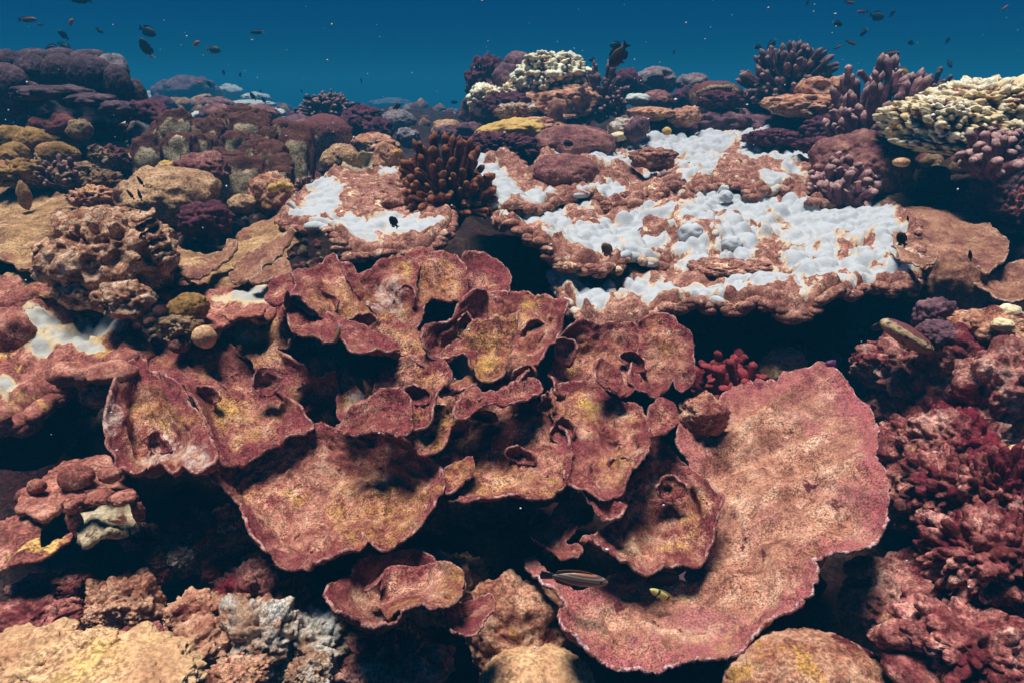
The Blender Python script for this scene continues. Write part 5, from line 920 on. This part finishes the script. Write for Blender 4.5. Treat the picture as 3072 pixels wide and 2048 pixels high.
for (x, y, Y, rx, ry, m, lab) in [(230, 990, 1.35, 120, 80, 'crimson', 'rosy double knob below the knobbed plate'), (440, 1000, 1.36, 110, 100, 'crimson', 'dark crimson knob right of the rosy double knob'), (180, 1200, 1.22, 220, 90, 'crimson', 'row of rosy knobs at the left edge above the smooth tan lump'), (780, 1090, 1.3, 180, 170, 'pinkrock', 'pink crusted rock in the lower left'), (880, 1330, 1.18, 130, 80, 'crimson', 'dark red ball in a hollow behind the smooth tan lump'), (1240, 1130, 1.3, 150, 110, 'pinkrock', 'tan rock with an orange spot in the lower left'), (1250, 1350, 1.18, 170, 130, 'pinkrock', 'pitted tan rock below the one with the orange spot'), (1640, 1290, 1.22, 220, 240, 'greyrock', 'big grey white crusted boulder in the lower left'), (1000, 790, 1.5, 62, 60, 'pinkrock', 'left one of two small round nodules in the shadow'), (1150, 780, 1.5, 66, 62, 'greyrock', 'right paler one of two small round nodules in the shadow'), (980, 880, 1.48, 80, 60, 'crimson', 'dark red nodule under the two small round ones'), (1400, 860, 1.5, 100, 60, 'crimson', 'dim pink rubble below the lip of the largest plate'), (1420, 660, 1.58, 90, 120, 'greyrock', 'dim grey rock in the shadow beside the largest plate'), (1480, 1080, 1.3, 80, 50, 'pinkrock', 'small pink chip above the grey white boulder'), (1930, 1500, 1.12, 120, 70, 'greyrock', 'low tan rock at the bottom edge right of the grey boulder'), (1480, 1520, 1.08, 160, 60, 'pinkrock', 'tan rock at the bottom edge under the grey boulder'), (880, 640, 1.6, 100, 60, 'crimson', 'dim red scrap beside the pale cut face'), (640, 1180, 1.25, 70, 90, 'pinkrock', 'pale pink rock above the smooth tan lump')]:
    lA('coral_rock', x, y, Y, rx, ry, m, lab, 'coral rock', k=5, f=(1.8, .34), knob=(2.8, .26), fine=(6, .14))
SL = thing('lobed_coral', at(200, 2040, 1.05), 'smooth tan yellow lumpy coral in the bottom left corner', 'lobed coral')
for (x, y, Y, rx, ry) in [(200, 1440, 1.06, 260, 110), (600, 1380, 1.08, 150, 110), (600, 1500, 1.03, 330, 90), (900, 1540, 1.0, 280, 70), (420, 1470, 1.04, 220, 90), (430, 1390, 1.12, 50, 36)]:
    lA('lobe', x, y, Y, rx, ry, 'sand', None, None, parent=SL, k=5, f=(1.8, .34), knob=(2.4, .16), fine=(7, .05))

lump('coral_rock', 2255, 335, 6.3, 110, 50, 'mauve', 'dark low rock under the dark skyline bush', 'coral rock', k=5, knob=(4, .35))
lump('coral_rock', 2180, 375, 5.9, 110, 40, 'purpdome', 'flat mauve rock between the ring brain coral and the big table', 'coral rock', k=5, f=(2, .35))

for (x, y, Y, rx, ry, m, lab) in [(760, 1790, 1.42, 120, 90, 'rosy', 'dim rosy rock below the left lip of the largest plate'), (930, 1930, 1.25, 110, 80, 'greyrock', 'rough rock at the bottom edge right of the grey boulder group'), (1180, 1990, 1.2, 130, 70, 'rosy', 'dark rosy rock at the bottom edge under the small cup'), (640, 1620, 1.6, 100, 80, 'rosy', 'dim rosy rock in the hollow left of the largest plate'), (1330, 1760, 1.5, 120, 90, 'pinkrock', 'pink rock beneath the inner plates above the small cup')]:
    lump('coral_rock', x, y, Y, rx, ry, m, lab, 'coral rock', k=5, f=(1.9, .4), knob=(3, .3), fine=(6, .16))

for (x, y, rx, ry) in [(230, 1510, 34, 20), (300, 1492, 36, 16), (370, 1492, 34, 16), (225, 1570, 18, 34), (415, 1530, 16, 30)]:
    lump('crust', x, y, 1.36, rx, ry, 'tableleft', parent=NP, k=4, f=(1.8, .35))
# ------------------------------------------------------------------ fish
for n_, c_ in [('fblack', L(18, 18, 22)), ('fwhite', (.8, .83, .85, 1)), ('fbrown', L(58, 44, 38)), ('fgrey', L(58, 66, 74)), ('forange', L(190, 110, 40)), ('fyellow', L(200, 170, 40)), ('ftan', L(150, 120, 84)), ('fpale', L(196, 190, 120)), ('fdorange', L(120, 72, 40))]:
    M[n_] = plain('fish_' + n_[1:], c_)
me_ = plain('fish_eye', (.01, .01, .01, 1), .15); M['eye'] = me_
def stripes():
    m = bpy.data.materials.new('wrasse_stripes'); m.use_nodes = True; nt = m.node_tree; b = nt.nodes['Principled BSDF']
    tc = N(nt, 'ShaderNodeTexCoord'); w = N(nt, 'ShaderNodeTexWave', wave_type='BANDS', bands_direction='Z'); w.inputs['Scale'].default_value = 7.5; w.inputs['Distortion'].default_value = .6
    nt.links.new(tc.outputs['Object'], w.inputs[0])
    a = N(nt, 'ShaderNodeAttribute', attribute_name='back')
    col = mixc(nt, rng(nt, w.outputs[1], .4, .7), L(100, 64, 58), L(124, 122, 108)); col = mixc(nt, rng(nt, a.outputs[2], -.3, -.9), col, L(150, 152, 140)); col = mixc(nt, rng(nt, a.outputs[2], .75, 1), col, L(150, 80, 40))
    nt.links.new(col, b.inputs['Base Color']); b.inputs['Roughness'].default_value = .35; return m
M['fwrasse'] = stripes()
def banded():
    m = bpy.data.materials.new('yellow_banded_fish'); m.use_nodes = True; nt = m.node_tree; b = nt.nodes['Principled BSDF']
    a = N(nt, 'ShaderNodeAttribute', attribute_name='along')
    col = mixc(nt, rng(nt, mth(nt, 'ABSOLUTE', mth(nt, 'SUBTRACT', a.outputs[2], .22), 0), .05, .03), L(190, 186, 110), L(40, 34, 24))
    col = mixc(nt, rng(nt, mth(nt, 'ABSOLUTE', mth(nt, 'ADD', a.outputs[2], .16), 0), .05, .03), col, L(60, 50, 30))
    nt.links.new(col, b.inputs['Base Color']); b.inputs['Roughness'].default_value = .4; return m
M['fband'] = banded()
BW, BB, GG, OO, BY, TW, DO = ('fblack', 'fwhite', 'fblack'), ('fblack', 'fblack', 'fblack'), ('fgrey', 'fgrey', 'fgrey'), ('forange', 'fyellow', 'forange'), ('fgrey', 'fyellow', 'fyellow'), ('ftan', 'fwhite', 'ftan'), ('fdorange', 'fgrey', 'fdorange')
G = 'small reef fish in the open water'
for (x, y, ln, hd, mt, kd, tn, lab) in [
    (245, 2, 44, 180, BB, 'slim', 0, 'dark slender fish cut off by the top edge at the left'),
    (82, 59, 40, 0, DO, 'slim', 0, 'brownish slender fish near the top left corner'),
    (122, 74, 14, 180, GG, 'chromis', 20, 'tiny faint grey fish right of the brownish slender one'),
    (212, 68, 22, 35, OO, 'chromis', 20, 'faint orange fish in the upper left water'),
    (190, 106, 24, 130, BB, 'chromis', 20, 'small dark fish nosing up below the faint orange fish'),
    (298, 92, 20, 330, BB, 'chromis', 10, 'small black fish midway between the orange and the dark oval fish'),
    (442, 94, 38, 335, ('fbrown', 'fblack', 'fblack'), 'oval', 0, 'dark oval fish sloping down in the upper left water'),
    (440, 146, 46, 105, ('fgrey', 'fwhite', 'fgrey'), 'oval', 25, 'dark grey fish with a white tail tip swimming upwards'),
    (588, 131, 22, 20, ('forange', 'fyellow', 'forange'), 'chromis', 20, 'little orange fish with a yellow tail'),
    (640, 150, 34, 355, BY, 'chromis', 0, 'dark fish with yellow tail and fins right of the little orange one'),
    (772, 97, 34, 183, ('fblack', 'fwhite', 'fblack'), 'slim', 0, 'slender black fish with a white patch high in the water'),
    (190, 139, 30, 330, BB, 'chromis', 10, 'dark fish just above the left bommie'),
    (160, 148, 34, 185, BB, 'oval', 0, 'dark oval fish grazing the top of the left bommie'),
    (208, 142, 16, 280, BB, 'slim', 0, 'thin dark fish right beside the two above the bommie'),
    (671, 219, 14, 80, BB, 'chromis', 30, 'tiny black upright fish above the far reef'),
    (720, 226, 16, 50, BW, 'chromis', 30, 'tiny black and white fish right of the upright one'),
    (595, 250, 15, 10, OO, 'chromis', 0, 'tiny orange fish over the far mauve boulder'),
    (628, 254, 18, 95, BB, 'chromis', 30, 'tiny dark fish right of the one over the far boulder'),
    (759, 290, 22, 120, BB, 'chromis', 10, 'black fish nosing up over the far flat table'),
    (792, 302, 18, 110, BB, 'chromis', 20, 'dark fish at the right rim of the far flat table'),
    (782, 275, 10, 90, BB, 'chromis', 20, 'speck of a fish above the far flat table'),
    (905, 275, 10, 100, BB, 'chromis', 20, 'speck of a fish in the hazy valley mouth'),
    (925, 294, 24, 182, BB, 'chromis', 0, 'black fish above the low skyline finger coral'),
    (1084, 245, 18, 85, BB, 'chromis', 40, 'lone black fish in the blue gap left of the mound'),
    (550, 332, 20, 200, BB, 'chromis', 0, 'black fish behind the left edge of the fin mound'),
    (1072, 314, 18, 190, BB, 'oval', 0, 'round black fish at the right tip of the skyline finger coral'),
    (1190, 320, 26, 30, ('fbrown', 'fgrey', 'fyellow'), 'oval', 20, 'dark fish low in the valley left of the mound'),
    (1362, 307, 18, 0, BB, 'chromis', 0, 'black fish at the left foot of the background mound'),
    (1441, 313, 14, 200, BB, 'oval', 20, 'small black fish before the lower white knobs of the mound'),
    (1570, 287, 24, 150, BB, 'oval', 10, 'dark rounded fish before the middle of the mound'),
    (1650, 219, 14, 200, BB, 'oval', 10, 'small black fish before the cream cap of the mound'),
    (1857, 165, 68, 235, ('fbrown', 'fbrown', 'fbrown'), 'oval', 0, 'large dark surgeonfish above the spiky finger coral'),
    (1850, 136, 34, 185, BW, 'chromis', 0, 'black fish with a white tail right above the large surgeonfish'),
    (1778, 180, 20, 185, BW, 'chromis', 0, 'small black fish with a white tail left of the large surgeonfish'),
    (1985, 228, 20, 90, BB, 'oval', 40, 'black fish in front of the grey hollowed dome'),
    (2022, 157, 12, 80, GG, 'chromis', 0, 'faint tiny fish above the grey hollowed dome'),
    (2273, 142, 22, 345, BW, 'chromis', 0, 'left one of a pair of black fish with white tails above the dark skyline bush'),
    (2316, 133, 30, 235, BW, 'chromis', 0, 'right one of a pair of black fish with white tails above the dark skyline bush'),
    (2285, 200, 22, 340, BW, 'chromis', 0, 'black and white fish touching the left of the dark skyline bush'),
    (2512, 71, 24, 340, BW, 'chromis', 0, 'black fish with a white tail high over the dark skyline bush'),
    (2592, 97, 22, 230, BW, 'chromis', 0, 'black fish with a white tail diving in the upper right water'),
    (2588, 36, 26, 180, DO, 'slim', 0, 'brownish slim fish near the top right edge'),
    (2630, 49, 34, 350, GG, 'oval', 0, 'grey blue fish near the top right'),
    (2677, 41, 18, 60, BB, 'chromis', 0, 'small black fish right of the grey blue one'),
    (2733, 129, 20, 170, BB, 'chromis', 20, 'black fish in the upper right water above the butterflyfish'),
    (2843, 123, 16, 80, BB, 'chromis', 20, 'small black upright fish near the right edge'),
    (2849, 192, 20, 300, GG, 'chromis', 10, 'faint grey fish over the bleached coral at right'),
    (2671, 163, 44, 5, DO, 'slim', 0, 'brown slender fish just above the butterflyfish'),
    (2394, 136, 24, 0, DO, 'slim', 0, 'faint brown fish between the skyline bush and the surface'),
    (2552, 129, 26, 340, DO, 'slim', 0, 'faint brown fish over the long mauve fingers'),
    (2512, 143, 20, 30, DO, 'slim', 0, 'faint brown fish left of the one over the long mauve fingers'),
    (2423, 5, 20, 80, DO, 'slim', 0, 'brown fish cut by the top edge above the skyline bush'),
    (2548, 8, 26, 350, DO, 'slim', 0, 'brown fish at the top edge left of the brownish slim one'),
    (3012, 26, 18, 40, OO, 'slim', 0, 'faint reddish fish in the top right corner'),
]: fish('small_fish', x, y, ln * 1.12, hd, mt, lab, kd, .1 if ln < 30 else .16, tn, ln > 26, group=G)
fish('butterflyfish', 2702, 222, 44, 330, ('fyellow', 'fblack', 'fwhite'), 'yellow edged butterflyfish among the long mauve fingers', 'disc', .13, 0)
fish('butterflyfish', 2682, 207, 32, 60, ('fwhite', 'fwhite', 'fwhite'), 'white butterflyfish just behind the yellow edged one', 'disc', .13, 20)
fish('damselfish', 1702, 431, 36, 350, BW, 'black damselfish with a white tail over the back of the big table', 'chromis', .075, 0)
fish('damselfish', 1182, 668, 46, 118, ('fbrown', 'fbrown', 'fbrown'), 'dark brown fish upright over the small white table', 'oval', .07, 30, Y=2.6)
fish('damselfish', 1822, 752, 58, 125, TW, 'tan damselfish with a white tail at the front of the big table', 'oval', .075, 15, Y=2.35)
fish('damselfish', 2706, 720, 50, 132, ('fbrown', 'fblack', 'fblack'), 'black oval fish against the brown folded plate', 'oval', .09, 10, Y=2.3)
fish('damselfish', 2724, 658, 20, 110, BB, 'tiny black fish above the brown folded plate', 'slim', .05, 0, Y=2.5)
fish('damselfish', 2911, 768, 34, 115, BB, 'thin black fish over the middle of the brown folded plate', 'slim', .05, 10, Y=2.2)
fish('damselfish', 2646, 350, 26, 160, BW, 'small fish with a white tail among the mauve fingers', 'chromis', .07, 20, Y=4.1)
fish('damselfish', 2640, 978, 52, 190, ('fblack', 'fwhite', 'fblack'), 'black fish with a bluish white tail in the black hollow under the table', 'chromis', .07, 10, Y=2.2)
fish('damselfish', 1000, 770, 44, 200, ('fblack', 'fwhite', 'fblack'), 'black fish with a white tail in the shadow under the small table', 'chromis', .06, 10, Y=2.5)
fish('damselfish', 1013, 1000, 62, 252, TW, 'tan fish with a white tail diving between the red plates', 'slim', .06, 10, Y=1.66)
fish('damselfish', 863, 905, 66, 85, ('fbrown', 'fbrown', 'fbrown'), 'dark slim fish hovering upright by the left plates', 'slim', .06, 0, Y=1.86)
for (x, y, hd, lab) in [(422, 545, 118, 'upper right one of three slim dark fish over the dusty tan dome'), (392, 585, 122, 'lowest left one of three slim dark fish over the dusty tan dome'), (420, 587, 100, 'lower right one of three slim dark fish over the dusty tan dome')]:
    fish('slim_fish', x, y, 32, hd, ('fbrown', 'fbrown', 'fbrown'), lab, 'slim', .05, 0, Y=2.9, group='slim fish over the tan dome')
fish('wrasse', 1722, 1734, 196, 352, ('fwrasse', 'fgrey', 'fdorange'), 'striped slender wrasse in front of the giant plate', 'wrasse', .12, 0, Y=1.25)
fish('damselfish', 2000, 1734, 110, 185, ('fblack', 'fwhite', 'fblack'), 'black fish showing a forked white tail in the shadow of the inner bowl', 'chromis', .07, 5, Y=1.38)
fish('damselfish', 1990, 1786, 96, 147, ('fband', 'fpale', 'fpale'), 'pale yellow banded fish on the giant plate', 'slim', .06, 5, Y=1.3)
def snow():
    rs = np.random.RandomState(8); U, T = ico(1); VS, TS = [], []
    for i in range(170):
        C = at(rs.uniform(0, 3072), rs.uniform(0, 420) if i < 140 else rs.uniform(400, 2000), rs.uniform(.8, 4.5) if i < 140 else rs.uniform(.8, 1.2))
        VS.append(U * rs.uniform(.0008, .0026) * rs.uniform(.6, 1.5, 3) + C); TS.append(T + 12 * 0 + len(U) * i)
    o = obj('marine_snow', np.vstack(VS), np.vstack(TS), M['snow'], None, loc=np.zeros(3)); tag(o, 'white specks drifting in the water', 'particles', kind='stuff')
snow()
